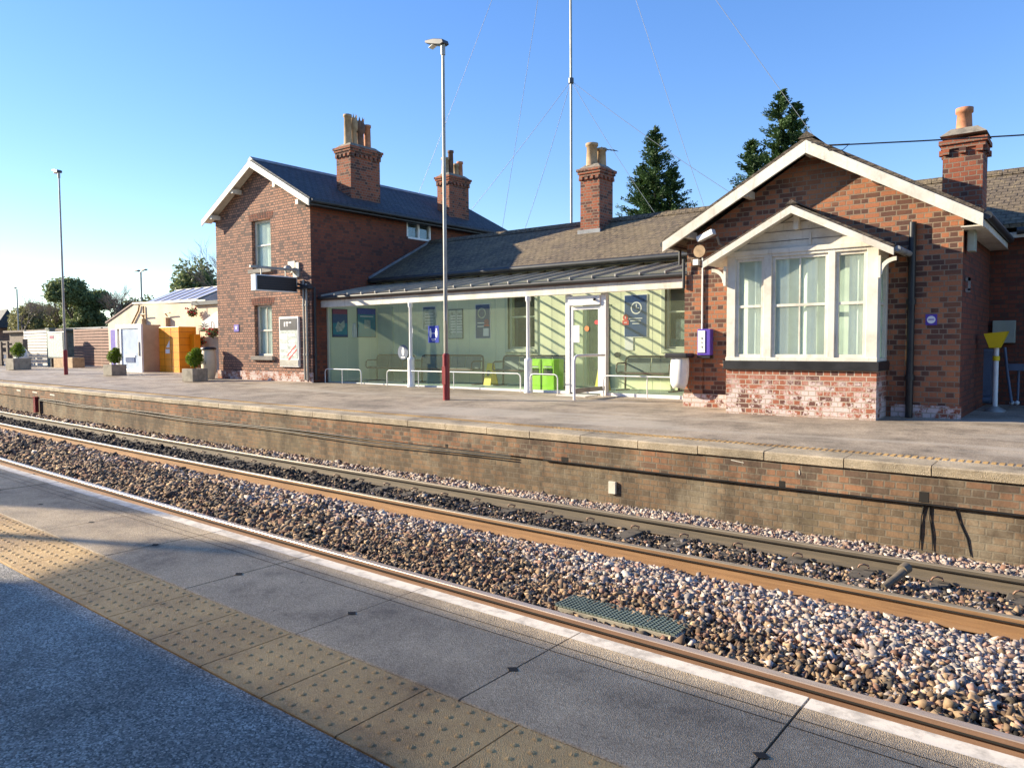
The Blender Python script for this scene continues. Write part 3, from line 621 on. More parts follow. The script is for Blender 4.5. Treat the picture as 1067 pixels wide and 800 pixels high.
def chimney(parent, x0, x1, y0, y1, z0, z1, pots, mat='brick_chimney', corbel=3):
    s_ = MB().box(x0, x1, y0, y1, z0, z1-.26)
    c = part('chimney', s_, mat, parent)
    mb = MB()
    for i in range(corbel):
        e = .03*(i+1); zz = z1-.26+i*.075; mb.box(x0-e, x1+e, y0-e, y1+e, zz+.001, zz+.0745)
    part('corbel', mb, mat, c)
    # dentil course
    mb = MB(); e = .06; k = int((y1-y0)/.2)
    for i in range(k+1):
        yy = y0+i*(y1-y0-.1)/k; mb.box(x1, x1+e, yy, yy+.1, z1-.35, z1-.262); mb.box(x0-e, x0, yy, yy+.1, z1-.35, z1-.262)
    k = max(2, int((x1-x0)/.2))
    for i in range(k+1):
        xx = x0+i*(x1-x0-.1)/k; mb.box(xx, xx+.1, y0-e, y0-.001, z1-.35, z1-.262)
    part('dentils', mb, mat, c)
    e = .05; zz = z1-.034
    part('flaunching', MB().add([(x0-e, y0-e, zz), (x1+e, y0-e, zz), (x1+e, y1+e, zz), (x0-e, y1+e, zz), (x0+.1, y0+.1, z1+.10), (x1-.1, y0+.1, z1+.10), (x1-.1, y1-.1, z1+.10), (x0+.1, y1-.1, z1+.10)],
         [(0, 3, 2, 1), (4, 5, 6, 7), (0, 1, 5, 4), (1, 2, 6, 5), (2, 3, 7, 6), (3, 0, 4, 7)]), 'flash', c)
    for (px, py, r_, h_, pm, kind) in pots:
        zb = z1+.06
        if kind == 'crown':
            p_ = part('chimney_pot', MB().lathe(px, py, [(r_*1.1, zb), (r_*.95, zb+.1), (r_*.85, zb+h_*.55), (r_*1.25, zb+h_*.6), (r_*1.3, zb+h_*.85), (r_*.9, zb+h_)], 12), pm, c)
            q = MB()
            for k in range(8):
                a = k*math.pi/4; q.add([(px+r_*1.0*math.cos(a-.3), py+r_*1.0*math.sin(a-.3), zb+h_*.97), (px+r_*1.0*math.cos(a+.3), py+r_*1.0*math.sin(a+.3), zb+h_*.97), (px+r_*1.1*math.cos(a), py+r_*1.1*math.sin(a), zb+h_*1.15), (px+r_*.6*math.cos(a), py+r_*.6*math.sin(a), zb+h_)], [(0, 1, 2), (1, 3, 2), (3, 0, 2)])
            part('crown', q, pm, p_)
        else:
            part('chimney_pot', MB().lathe(px, py, [(r_*1.15, zb), (r_, zb+.06), (r_*.88, zb+h_-.09), (r_*1.08, zb+h_-.08), (r_*1.08, zb+h_), (r_*.85, zb+h_), (r_*.8, zb+h_-.15)], 14), pm, c)
    return c

# --- two storey station house
HX0, HX1, HY = -24.15, -18.95, 14.40
house = thing('station_house', (-21.55, 18.9, -1.12), 'tall two storey brick station house with slate roof and two chimney stacks', 'house')
uw = (-22.02, -20.98, 2.48, 4.05); lw = (-21.97, -21.0, -0.33, 1.33)
mb = wall_y(MB(), HX0, HX1, -1.3, 4.35, HY, .3, [uw, lw])
mb.prism([(HX0, 4.35), (HX1, 4.35), (-21.5, 5.78)], HY, HY+.3, 'y')
mb.box(HX0, HX0+.3, HY+.3, 23.3, -1.3, 4.35)
part('wall', mb, 'brick_house', house)
sw = (18.41, 19.58, 3.66, 4.27)
mb = MB()
for a, b_, c, d in rects(HY+.3, 23.3, -1.3, 4.35, [sw]): mb.box(HX1-.3, HX1, a, b_, c, d)
mb.box(HX0, HX1, 23.3, 23.6, -1.3, 4.35).prism([(HX0, 4.35), (HX1, 4.35), (-21.5, 5.78)], 23.3, 23.6, 'y')
mb.box(HX1-.012, HX1+.002, HY+.001, HY+.3, -1.3, 4.35)
part('side_wall', mb, 'brick_side', house)
part('brick_plinth', MB().box(HX0-.04, HX1+.02, HY-.04, HY, -1.3, -.83), 'brick_bay', house)
mb = MB(); gable_roof(mb, HX0-.27, 4.27, -21.5, 5.86, HX1+.42, 4.29, HY-.33, 23.9, .075)
rf = part('roof', mb, 'slate_x', house)
part('ridge_tiles', MB().prism([(-21.65, 5.88), (-21.5, 6.0), (-21.35, 5.88)], HY-.34, 23.9, 'y'), 'lead', rf)
mb = MB(); bargeboard(mb, HX0-.27, 4.285, -21.5, 5.875, HY-.37); bargeboard(mb, HX1+.42, 4.305, -21.5, 5.875, HY-.37)
part('bargeboard', mb, 'white', house, .004)
mb = MB(); gable_roof(mb, HX0-.25, 4.21, -21.5, 5.80, HX1+.40, 4.23, HY-.33, HY-.002, .05)
part('soffit', mb, 'white', house)
for px, pz in ((HX0+.25, 4.42), (-22.6, 5.12), (-20.3, 5.03), (HX1-.2, 4.37)): part('purlin_end', MB().box(px-.06, px+.06, HY-.33, HY, pz-.14, pz+.0), 'white', house)
part('gutter', MB().tube([(HX1+.46, HY-.3, 4.27), (HX1+.46, 23.9, 4.27)], .06, 8).box(HX1+.37, HX1+.40, HY-.3, 23.8, 4.16, 4.28), 'iron', house)
part('soffit_board', MB().box(HX1+.001, HX1+.40, HY, 23.6, 4.20, 4.235), 'iron', house)
w1 = sash(house, uw[0], uw[1], uw[2], uw[3], HY+.13, .06, .07, (), 3.25, curtain=((0, 1),), glassm='bay_glass')
w2 = sash(house, lw[0], lw[1], lw[2], lw[3], HY+.13, .06, .07, (-21.48,), .50, curtain=((0, 1),), glassm='bay_glass')
for w_, wd in ((w1, uw), (w2, lw)):
    part('sill', MB().box(wd[0]-.12, wd[1]+.12, HY-.10, HY+.14, wd[2]-.13, wd[2]+.0), 'sill', w_, .01)
    a = MB()
    for i in range(10):
        t_ = (i+.5)/10; xx = wd[0]-.12+(wd[1]-wd[0]+.24)*t_; dx = (t_-.5)*.12
        a.obox((xx+dx*.5, HY+.05, wd[3]+.10+.03*(1-(2*t_-1)**2)), (.052, 0, 0), (0, .056, 0), (dx*.6, 0, .105))
    part('brick_arch', a, 'brick_side', w_)
f = MB(); y0, y1, z0, z1 = sw
f.box(HX1-.12, HX1+.01, y0, y0+.06, z0, z1).box(HX1-.12, HX1+.01, y1-.06, y1, z0, z1).box(HX1-.12, HX1+.01, y0, y1, z1-.06, z1+.001).box(HX1-.12, HX1+.01, y0, y1, z0-.001, z0+.06).box(HX1-.1, HX1+.006, (y0+y1)/2-.04, (y0+y1)/2+.04, z0, z1)
w3 = part('window', f, 'white_metal', house); part('pane', MB().box(HX1-.07, HX1-.06, y0, y1, z0, z1), 'window', w3)
part('curtain', MB().box(HX1-.2, HX1-.19, y0, y1, z0, z1), 'bluegrey', w3)
ptt = 'terracotta'
chimney(house, -19.95, -19.25, 16.25, 17.50, 4.3, 6.45, [(-19.6, 16.45, .13, .98, 'buff', 'plain'), (-19.62, 16.72, .11, .93, 'buff', 'crown'), (-19.62, 16.98, .14, .88, 'terracotta_dark', 'crown'), (-19.6, 17.28, .12, .82, 'terracotta', 'plain')])
chimney(house, -19.85, -19.25, 20.9, 22.0, 4.3, 6.30, [(-19.6, 21.08, .14, .62, 'buff', 'plain'), (-19.55, 21.33, .11, .92, 'terracotta_dark', 'plain'), (-19.55, 21.62, .11, .48, 'buff', 'plain'), (-19.55, 21.84, .12, .60, 'terracotta', 'plain')])
part('flashing', MB().obox((-19.18, 16.87, 4.66), (.09, 0, -.05), (0, .72, 0), (.006, 0, .012)).obox((-19.18, 21.45, 4.66), (.09, 0, -.05), (0, .66, 0), (.006, 0, .012)), 'lead', house)
# rainwater pipes at the right corner
for k, (px, py) in enumerate(((-19.25, HY-.07), (-19.10, HY-.08), (-18.86, HY+.05))):
    part('drainpipe', MB().tube([(px, py, 2.0-.12*k), (px, py, -1.05)], .035, 8).tube([(px, py, 1.2), (px, py, 1.26)], .05, 8).tube([(px, py, -.3), (px, py, -.24)], .05, 8), 'iron' if k == 2 else 'grey_metal', house)
part('pipe_head', MB().box(-19.5, -18.9, HY-.14, HY-.001, 1.72, 1.8).tube([(-19.6, HY-.08, 1.9), (-19.0, HY-.08, 1.78)], .04, 8), 'iron', house)

# sign things on the house
t = thing('departure_board', (-19.620, 13.6, 1.6), 'dark train departure screen hanging from a bracket on the tall house', 'display board')
part('bracket_arm', MB().box(-19.660, -19.580, 12.75, 14.39, 2.28, 2.35).box(-19.770, -19.470, 14.33, 14.397, 2.1, 2.55), 'grey_metal', t, .004)
part('hanger', MB().box(-19.635, -19.605, 13.1, 13.13, 2.08, 2.28).box(-19.635, -19.605, 13.95, 13.98, 2.08, 2.28), 'grey_metal', t)
part('housing', MB().box(-19.740, -19.510, 12.85, 14.30, 1.62, 2.09), 'white_metal', t, .006)
part('screen', MB().box(-19.508, -19.502, 12.90, 14.27, 1.65, 2.06), 'print_black', t)
mb = MB()
for i in range(5): mb.box(-19.501, -19.498, 12.95, 14.2, 1.72+i*.07, 1.723+i*.07)
part('screen_line', mb, 'brown_band', t)
solo('security_camera', MB().box(-20.0, -19.65, 14.32, 14.38, 2.25, 2.6).blob((-19.8, 14.18, 2.35), .13, 2, 0), 'grey_metal', 'grey dome camera and box beside the departure board bracket', 'camera')
t = thing('information_poster_case', (-20.0, HY-.05, -.65), 'tall framed station poster case on the tall house wall', 'poster')
PX0, PX1 = -20.53, -19.55
part('frame', MB().box(PX0, PX1, HY-.07, HY-.001, -.66, .90), 'white_metal', t, .004)
part('poster', MB().box(PX0+.05, PX1-.05, HY-.076, HY-.071, -.40, .84), 'print_grey', t)
mb = MB()
for i in range(7):
    for j in range(2):
        if (i+j) % 3 != 2: mb.box(PX0+.09+j*.4, PX0+.42+j*.38, HY-.0775, HY-.0765, .30-i*.1, .37-i*.1)
part('poster_text', mb, 'print_white', t); part('poster_header', MB().box(PX0+.05, PX1-.05, HY-.0775, HY-.0765, .48, .84), 'dark_metal', t)
part('poster_title', MB().box(PX0+.27, PX0+.33, HY-.079, HY-.078, .60, .74).box(PX0+.37, PX0+.50, HY-.079, HY-.078, .70, .74).box(PX0+.41, PX0+.45, HY-.079, HY-.078, .60, .70).box(PX0+.54, PX0+.64, HY-.079, HY-.078, .70, .74), 'print_white', t)
part('route_line', MB().obox((-19.9, HY-.079, -.15), (.22, 0, .16), (0, .001, 0), (-.012, 0, .018)).obox((-19.85, HY-.079, -.28), (.22, 0, .16), (0, .001, 0), (-.012, 0, .018)), 'print_red', t)
part('bottom_rail', MB().box(PX0+.02, PX1-.02, HY-.085, HY-.07, -.62, -.44), 'grey_metal', t)
t = solo('blue_wall_sign', MB().box(-23.15, -22.87, HY-.02, HY-.001, .48, .72), 'purple', 'small blue sign on the tall house left of its lower window', 'sign')
part('lettering', MB().box(-23.09, -22.93, HY-.024, HY-.0205, .64, .66).box(-23.05, -22.97, HY-.024, HY-.0205, .56, .62), 'print_white', t)

# --- long low range behind the waiting room
RW = 17.0
rng_b = thing('station_range', (-8, 18.5, -1.2), 'long single storey station range with brown tiled roof behind the glazed waiting area', 'building')
ops = [(-13.42, -12.46, -.13, 1.42), (-8.50, -7.5, -.13, 1.42), (-10.9, -10.0, -1.19, 1.02)]
part('painted_wall', wall_y(MB(), -18.94, -6.2, -1.3, 2.05, RW, .3, ops), 'sage', rng_b)
mb = MB()
for xx in (-20.6, -17.9, -16.0, -14.9, -13.9, -11.9, -9.75, -8.85):
    if xx > -18.9: mb.box(xx-.006, xx+.006, RW-.004, RW-.0005, -1.15, 2.0)
part('panel_joint', mb, 'sage_light', rng_b)
mb = MB().box(-1.9, 12, RW, RW+.3, -1.3, 2.0).box(-6.2, -1.9, RW+1.5, RW+1.8, -1.3, 2.0).box(-18.9, 12, 22.0, 22.3, -1.3, 2.0)
part('brick_wall', mb, 'brick_side', rng_b)
SL = (3.53-2.12)/(19.5-16.75)
mb = MB().prism([(16.70, 2.09), (19.5, 3.53), (19.5, 3.61), (16.70, 2.17)], -18.94, 12, 'x').prism([(19.5, 3.53), (22.6, 2.0), (22.6, 2.08), (19.5, 3.61)], -18.94, 12, 'x')
rf = part('roof', mb, 'tiles', rng_b)
mb = MB(); xx = -18.9
while xx < 12: mb.prism([(19.36, 3.56), (19.5, 3.70), (19.64, 3.56)], xx, xx+.44, 'x'); xx += .45
part('ridge_tile', mb, 'tiles', rf)
part('flashing', MB().obox((-18.92, 18.13, 2.90), (.025, 0, 0), (0, 1.45, .745), (0, -.04, .06)), 'lead', rng_b)
part('gutter', MB().tube([(-18.9, 16.64, 2.09), (-6.9, 16.64, 2.09)], .065, 8).box(-18.9, -6.9, 16.70, 16.73, 2.0, 2.13), 'iron', rng_b)
part('gutter_right', MB().tube([(-1.3, 16.64, 2.02), (12, 16.64, 2.02)], .065, 8), 'iron', rng_b)
part('fascia', MB().box(-1.5, 12, 16.66, 16.70, 1.90, 2.0), 'white', rng_b)
part('drainpipe', MB().tube([(-1.9, 16.93, 2.0), (-1.9, 16.93, -1.15)], .045, 8), 'bluegrey', rng_b)
for o_, cur in ((ops[0], True), (ops[1], True)):
    w_ = sash(rng_b, o_[0], o_[1], o_[2], o_[3], RW+.08, .06, .06, (), .78, mat='sage_light', curtain=False)
    part('architrave', MB().box(o_[0]-.1, o_[0], RW-.03, RW+.07, o_[2]-.1, o_[3]).box(o_[1], o_[1]+.1, RW-.03, RW+.07, o_[2]-.1, o_[3]).box(o_[0]-.02, o_[1]+.02, RW-.06, RW+.08, o_[2]-.09, o_[2]+.0), 'sage_light', w_, .004)
part('window_notice', MB().box(-8.28, -8.0, RW+.13, RW+.135, .1, .6), 'print_grey', rng_b)
part('counter', MB().box(-8.45, -7.6, RW+.2, RW+.5, -.1, .12), 'teal', rng_b)
part('room_wall', MB().box(-14, -12, RW+1.6, RW+1.65, -1.2, 2).box(-11.5, -6.3, RW+1.3, RW+1.35, -1.2, 2).box(-11.45, -11.4, RW+.3, RW+1.3, -1.2, 2), 'interior', rng_b)
dd = part('door', MB().box(-10.9, -10.82, RW+.05, RW+.12, -1.19, 1.02).box(-10.08, -10.0, RW+.05, RW+.12, -1.19, 1.02).box(-10.82, -10.08, RW+.05, RW+.12, .93, 1.02).box(-10.82, -10.08, RW+.06, RW+.11, -1.19, -1.1), 'sage_light', rng_b)
part('pane', MB().box(-10.82, -10.08, RW+.08, RW+.085, -1.1, .93), 'window', dd)
part('white_door', MB().box(-19.2+.35, -18.15, RW-.05, RW-.001, -1.15, 1.22), 'sage_light', rng_b, .004)
chimney(rng_b, -12.10, -11.46, 18.75, 19.50, 2.9, 5.08, [(-11.85, 18.98, .17, .66, 'buff', 'plain'), (-11.72, 19.30, .14, .56, 'buff', 'plain')], corbel=3)
part('chimney_flashing', MB().box(-12.16, -11.40, 18.68, 18.75, 3.1, 3.30), 'lead', rng_b)

# --- glazed waiting shelter in front of the range
CY = 14.72
can = thing('waiting_shelter', (-13, 15.8, -1.2), 'glazed waiting shelter with white fascia beam and sloping ribbed glass roof', 'shelter')
part('floor', MB().box(-18.93, -6.35, 15.0, 16.999, -1.3, -1.135), 'sage_floor', can)
fb = part('fascia_beam', MB().box(-18.93, -6.8, CY, CY+.14, 1.16, 1.37), 'white', can, .008)
part('brown_trim', MB().box(-18.93, -6.8, CY-.06, CY+.16, 1.375, 1.43), 'brown_band', can)
part('gutter', MB().tube([(-18.93, CY-.09, 1.44), (-6.5, CY-.09, 1.44)], .05, 8), 'iron', can)
def cz(y): return 1.50+(y-14.62)*(1.98-1.50)/(17-14.62)
part('roof_glazing', MB().add([(-18.93, 14.60, cz(14.60)), (-6.3, 14.60, cz(14.60)), (-6.3, 17.0, cz(17.0)), (-18.93, 17.0, cz(17.0))], [(0, 1, 2, 3)]), 'roof_glass', can)
xx = -18.7
while xx < -6.4:
    part('glazing_bar', MB().prism([(14.56, cz(14.56)-.01), (17.0, cz(17.0)-.01), (17.0, cz(17.0)+.045), (14.56, cz(14.56)+.045)], xx-.014, xx+.014, 'x'), 'grey_metal', can)
    part('bar_end', MB().box(xx-.03, xx+.03, 14.53, 14.56, cz(14.56)-.05, cz(14.56)+.04), 'white_metal', can) if 0 else None
    xx += .60
part('wall_plate', MB().box(-18.93, -6.3, 16.9, 16.999, 1.86, 1.95), 'dark_metal', can)
for xx in (-15.04, -11.0):
    zb = F(xx, 14.6)
    c = part('column', MB().lathe(xx, CY-.0, [(.05, -.35), (.045, 1.02), (.07, 1.06), (.07, 1.16)], 14), 'white_metal', can)
    part('column_base', MB().lathe(xx, CY, [(.115, zb-.03), (.115, zb+.05), (.098, zb+.08), (.095, -.42), (.10, -.36), (.05, -.33)], 14), 'white_metal', c)
    part('bracket', MB().prism([(xx+.04, 1.16), (xx+.2, 1.16), (xx+.04, .95)], CY+.02, CY+.06, 'y').prism([(xx-.04, 1.16), (xx-.2, 1.16), (xx-.04, .95)], CY+.02, CY+.06, 'y'), 'white_metal', c) if 0 else None
GY = 14.98
jx = [-18.92, -18.05, -17.0, -16.1, -15.05, -13.55, -12.2, -11.05, -10.06]
for a, b_ in zip(jx, jx[1:]): part('glass_panel', MB().add([(a+.006, GY+.006, -1.12), (b_-.006, GY+.006, -1.12), (b_-.006, GY+.006, 1.158), (a+.006, GY+.006, 1.158)], [(0, 1, 2, 3)]), 'screen', can)
for a, b_ in ((-8.93, -7.6), (-7.6, -6.4)): part('glass_panel', MB().add([(a+.006, GY+.006, -1.12), (b_-.006, GY+.006, -1.12), (b_-.006, GY+.006, 1.158), (a+.006, GY+.006, 1.158)], [(0, 1, 2, 3)]), 'screen', can)
part('glass_track', MB().box(-18.92, -10.06, GY-.03, GY+.04, -1.2, -1.115).box(-8.93, -6.4, GY-.03, GY+.04, -1.23, -1.115), 'white_metal', can)
part('end_post', MB().box(-18.935, -18.86, GY-.04, GY+.05, -1.15, 1.16), 'sage_light', can)
part('end_brick', MB().box(-18.94, -18.90, 14.55, 14.93, -1.2, 1.2), 'brick_side', can) if 0 else None
dr = part('sliding_door', MB().box(-10.06, -9.94, 14.93, 15.05, -1.2, 1.16).box(-9.07, -8.93, 14.90, 15.05, -1.2, 1.16).box(-9.94, -9.07, 14.86, 15.05, .90, 1.12), 'white_metal', can, .006)
lf = part('door_leaf', MB().box(-9.92, -9.85, 14.95, 15.0, -1.14, .88).box(-9.17, -9.09, 14.95, 15.0, -1.14, .88).box(-9.85, -9.17, 14.95, 15.0, .80, .88).box(-9.85, -9.17, 14.95, 15.0, -1.14, -1.04), 'white_metal', can, .004)
part('pane', MB().box(-9.85, -9.17, 14.97, 14.98, -1.04, .80), 'screen', lf)
part('door_sensor', MB().blob((-9.2, 14.83, 1.02), .035, 2, 0), 'black', dr)
part('door_mat', MB().box(-9.9, -9.1, 14.3, 14.85, F(-9.5, 14.6)-.01, F(-9.5, 14.6)+.012), 'pale_slat', can)
# low white guard rails outside
def hoop(x0, x1, legs, z=-.71, y=14.66, label='', r=.014):
    g_ = thing('guard_rail', ((x0+x1)/2, y, F((x0+x1)/2, y)), label, 'rail', 'low white guard rails before the glass screen')
    zb = F(x0, y)-.02; R = .09
    pts = [(x0, y, zb), (x0, y, z-R), (x0+R*.3, y, z-R*.3), (x0+R, y, z), (x1-R, y, z), (x1-R*.3, y, z-R*.3), (x1, y, z-R), (x1, y, zb)]
    part('hoop', MB().tube(pts, r, 8), 'white_metal', g_)
    for lx in legs: part('post', MB().tube([(lx, y, zb), (lx, y, z)], r*.8, 8), 'white_metal', g_)
hoop(-18.7, -17.05, [-17.9], label='shortest low white rail, at the left end of the glass screen by the house corner')
hoop(-15.95, -11.2, [-13.4, -14.7], label='longest low white rail passing both white columns of the glass screen')
hoop(-10.9, -10.1, [], label='short low white hoop rail before the lime green bins')
hoop(-8.85, -6.45, [-7.75], label='low white rail right of the sliding door beside the brick pillar')
g_ = thing('door_barrier', (-8.95, 14.3, -1.2), 'tall grey hoop barrier standing out from the sliding glass door', 'barrier')
zb = F(-8.95, 13.7)
part('hoop', MB().tube([(-8.95, 13.62, zb-.02), (-8.95, 13.62, -.36), (-8.95, 13.66, -.28), (-8.95, 13.74, -.25), (-8.95, 14.86, -.25)], .03, 10), 'white_metal', g_)
part('kick_panel', MB().box(-8.965, -8.935, 13.65, 14.86, zb+.14, zb+.24), 'grey_metal', g_)

# --- gabled office with bay window
OY = 13.50; GX0, GX1, GXM = -6.30, -1.74, -4.0
off = thing('gabled_office', (-4.0, 15.2, -1.2), 'gabled red and black brick station office with big white bargeboards', 'building')
mb = wall_y(MB(), GX0, GX1, -1.35, 1.92, OY, .3, [(-5.1, -2.8, -.45, 1.3)])
mb.prism([(GX0, 1.92), (GX1, 1.92), (GXM, 3.27)], OY, OY+.3, 'y').box(GX0, GX0+.3, OY+.3, 18.4, -1.3, 1.92)
part('wall', mb, 'brick_office', off)
part('side_wall', MB().box(GX1-.3, GX1, OY+.3, 17.0, -1.35, 1.92).box(GX1-.012, GX1+.002, OY+.002, OY+.3, -1.35, 1.92), 'brick_side', off)
AZ, EZL, EZR = 3.36, 1.90, 1.87; AL, AR = -6.62, -1.44
mb = MB(); gable_roof(mb, AL, EZL, GXM, AZ, AR, EZR, OY-.36, 19.3, .08); part('roof', mb, 'tiles_x', off)
part('ridge_tile', MB().prism([(GXM-.14, AZ+.06), (GXM, AZ+.17), (GXM+.14, AZ+.06)], OY-.38, 19.3, 'y'), 'tiles_x', off)
mb = MB(); bargeboard(mb, AL, EZL+.015, GXM, AZ+.015, OY-.40, .04, .19); part('bargeboard', mb, 'white', off, .005)
mb = MB(); bargeboard(mb, AR, EZR+.015, GXM, AZ+.015, OY-.40, .04, .19); part('bargeboard', mb, 'white', off, .005)
mb = MB(); gable_roof(mb, AL+.02, EZL-.045, GXM, AZ-.045, AR-.02, EZR-.045, OY-.36, OY-.002, .04); part('soffit', mb, 'wood', off)
mb = MB()
for px in (-6.15, -5.05, GXM, -2.95, -1.95):
    pz = AZ-.07-(abs(px-GXM))*(AZ-EZL)/(GXM-AL); part('purlin_end', MB().box(px-.05, px+.05, OY-.34, OY-.001, pz-.13, pz-.01), 'white', off)
part('gutter', MB().tube([(AR+.05, OY-.36, 1.86), (AR+.05, 16.62, 1.86)], .06, 8).box(AR-.05, AR-.01, OY-.34, 16.6, 1.74, 1.86), 'iron', off)
part('eaves_fascia', MB().box(AR-.012, AR+.01, OY-.35, 16.6, 1.70, 1.80).box(GX1, AR-.012, OY-.3, 16.95, 1.72, 1.74), 'white', off)
part('gutter_left', MB().tube([(AL-.05, OY-.3, 1.88), (AL-.05, 16.5, 1.88)], .055, 8), 'iron', off)
for px, py, za, zb_ in ((AL-.02, 13.9, 1.85, 1.55), (-6.33, 13.42, 1.6, 1.05)): part('drainpipe', MB().tube([(px, py, za), (px, py, zb_)], .03, 8), 'iron', off)
part('drainpipe', MB().tube([(-2.43, OY-.06, 1.9), (-2.43, OY-.06, -1.2)], .055, 10).tube([(-2.43, OY-.06, .6), (-2.43, OY-.06, .68)], .072, 10).tube([(-2.43, OY-.06, -.6), (-2.43, OY-.06, -.52)], .072, 10), 'black', off)
part('pilaster', MB().box(GX0-.03, GX0+.34, OY-.035, OY, -1.35, 1.3), 'brick_office', off)
part('plinth', MB().box(GX0-.05, -5.25, OY-.05, OY-.0355, -1.35, -.95), 'brick_bay', off); part('plinth', MB().box(-2.7, GX1+.03, OY-.04, OY, -1.35, -1.0), 'brick_bay', off)
chimney(off, -2.25, -1.66, 14.85, 15.45, 1.8, 3.52, [(-1.98, 15.12, .125, .40, 'terracotta', 'plain')], corbel=2)
# bay
BY = 12.80; BX0, BX1 = -5.22, -2.78
bay = part('bay_plinth', MB().box(BX0, BX1, BY, OY-.001, -1.35, -.45), 'brick_bay', off)
part('black_sill', MB().box(BX0-.04, BX1+.04, BY-.05, OY-.001, -.448, -.305), 'black', off, .006)
fw = .1
f = MB()
zs0, zs1 = -.30, 1.56
for a, b_ in ((BX0, BX0+.15), (-4.575, -4.44), (-3.53, -3.42), (-2.95, BX1)): f.box(a, b_, BY, BY+.12, zs0, zs1)
f.box(BX0-.01, BX1+.01, BY-.02, BY+.13, zs0-.002, zs0+.06)
f.box(BX0, BX0+.12, BY+.121, OY-.001, zs0, zs0+.05).box(BX1-.12, BX1, BY+.121, OY-.001, zs0, zs0+.05).box(BX1-.12, BX1, BY+.121, BY+.2, zs0+.05, zs1).box(BX1-.12, BX1, OY-.12, OY-.001, zs0+.05, zs1).box(BX0, BX0+.12, BY+.121, OY-.001, 1.2, zs1).box(BX1-.12, BX1, BY+.2, OY-.12, 1.35, zs1).box(BX0, BX0+.12, OY-.12, OY-.001, zs0+.05, 1.2)
f.box(BX0+.15, BX1-.17, BY+.002, BY+.12, 1.45, zs1)
f.box(BX0-.02, BX1+.02, BY-.025, BY-.001, 1.50, 1.58)
bw = part('bay_frame', f, 'white', off, .006)
cur = {0: ((.0, .25), (.62, 1.0)), 1: ((0, .3), (.55, .8)), 2: ((.4, 1),)}
for i, (a, b_, mu) in enumerate(((-5.07, -4.575, ()), (-4.44, -3.53, (-3.985,)), (-3.42, -2.95, ()))):
    sash(off, a, b_, zs0+.06, 1.45, BY+.035, .05, .05, mu, .63, mat='white', glassm='bay_glass', curtain=cur[i], name='sash_window')
sd = part('side_window', MB().box(BX1-.09, BX1-.03, BY+.2, OY-.12, .60, .64), 'white', off)
part('pane', MB().box(BX1-.065, BX1-.058, BY+.2, OY-.12, zs0+.05, 1.35), 'bay_glass', sd)
part('blind', MB().box(BX0+.2, BX1-.2, BY+.42, BY+.43, zs0, 1.5), 'bluegrey', off, label='dim room behind the bay windows') if 0 else None
part('room_interior', MB().box(GX0+.4, GX1-.4, 15.6, 15.65, -1.2, 1.9).box(GX0+.4, GX1-.4, OY+.31, 15.6, 1.62, 1.66).box(GX0+.31, GX0+.36, OY+.35, 15.6, -1.2, 1.62).box(GX1-.36, GX1-.31, OY+.35, 15.6, -1.2, 1.62), 'curtain', off)
# bay gable
mx_, mz, el, er, ez = -4.02, 2.16, -5.52, -2.50, 1.36
bz = .58
mb = MB().prism([(BX0+.01, 1.561), (BX1-.01, 1.561), (BX1-.01, 1.60), (mx_, 2.12), (BX0+.01, 1.60)], BY+.02, BY+.10, 'y')
part('bay_gable_boarding', mb, 'white', off)
mb = MB()
for zz in (1.70, 1.86, 2.0):
    hw = (2.12-zz)/(.52)*1.2; mb.box(mx_-hw, mx_+hw, BY+.012, BY+.0195, zz-.006, zz+.004)
part('board_joint', mb, 'sill', off)
part('king_post', MB().box(mx_-.04, mx_+.04, BY-.1, BY+.019, 1.86, 2.12).box(mx_+.18, mx_+.22, BY+.0, BY+.0195, 1.6, 1.80), 'white', off)
def slope(xa, za, y0, y1, th, off_=0): return [(xa, za+off_), (mx_, mz+off_), (mx_, mz+off_+th*1.15), (xa, za+off_+th)]
part('bay_roof', MB().prism(slope(el, ez+.02, 0, 0, .06, .02), BY-.32, OY, 'y').prism(slope(er, ez+.02, 0, 0, .06, .02), BY-.32, OY, 'y'), 'tiles_x', off)
part('bay_soffit', MB().prism(slope(el+.02, ez+.0, 0, 0, .03, 0.0), BY-.31, OY-.01, 'y').prism(slope(er-.02, ez+.0, 0, 0, .03, 0.0), BY-.31, OY-.01, 'y'), 'white', off)
mb = MB(); bargeboard(mb, el, ez+.05, mx_, mz+.05, BY-.35, .03, .11); bargeboard(mb, er, ez+.05, mx_, mz+.05, BY-.35, .03, .11)
part('bay_bargeboard', mb, 'white', off, .004)
part('bay_ridge', MB().prism([(mx_-.1, mz+.07), (mx_, mz+.15), (mx_+.1, mz+.07)], BY-.34, OY, 'y'), 'tiles_x', off)
part('bay_gutter', MB().tube([(er+.04, BY-.3, ez+.04), (er+.04, OY-.02, ez+.04)], .045, 8), 'lead', off)
def arc(cx_, cz_, r_, a0, a1, n_=8): return [(cx_+r_*math.cos(rad(a0+(a1-a0)*i/n_)), cz_+r_*math.sin(rad(a0+(a1-a0)*i/n_))) for i in range(n_+1)]
for s_, xb in ((1, BX1), (-1, BX0)):
    o1 = [(xb+s_*(.26-.26*math.cos(rad(a))), 1.05+.26*math.sin(rad(a))) for a in range(0, 91, 10)]
    o2 = [(xb+s_*(.26-.20*math.cos(rad(a))), 1.05+.20*math.sin(rad(a))) for a in range(90, -1, -10)]
    part('eaves_bracket', MB().prism(o1+o2, BY-.06, BY-.02, 'y').prism([(xb, 1.0), (xb+s_*.04, 1.0), (xb+s_*.04, 1.34), (xb, 1.34)], BY-.07, BY-.01, 'y'), 'white', off)

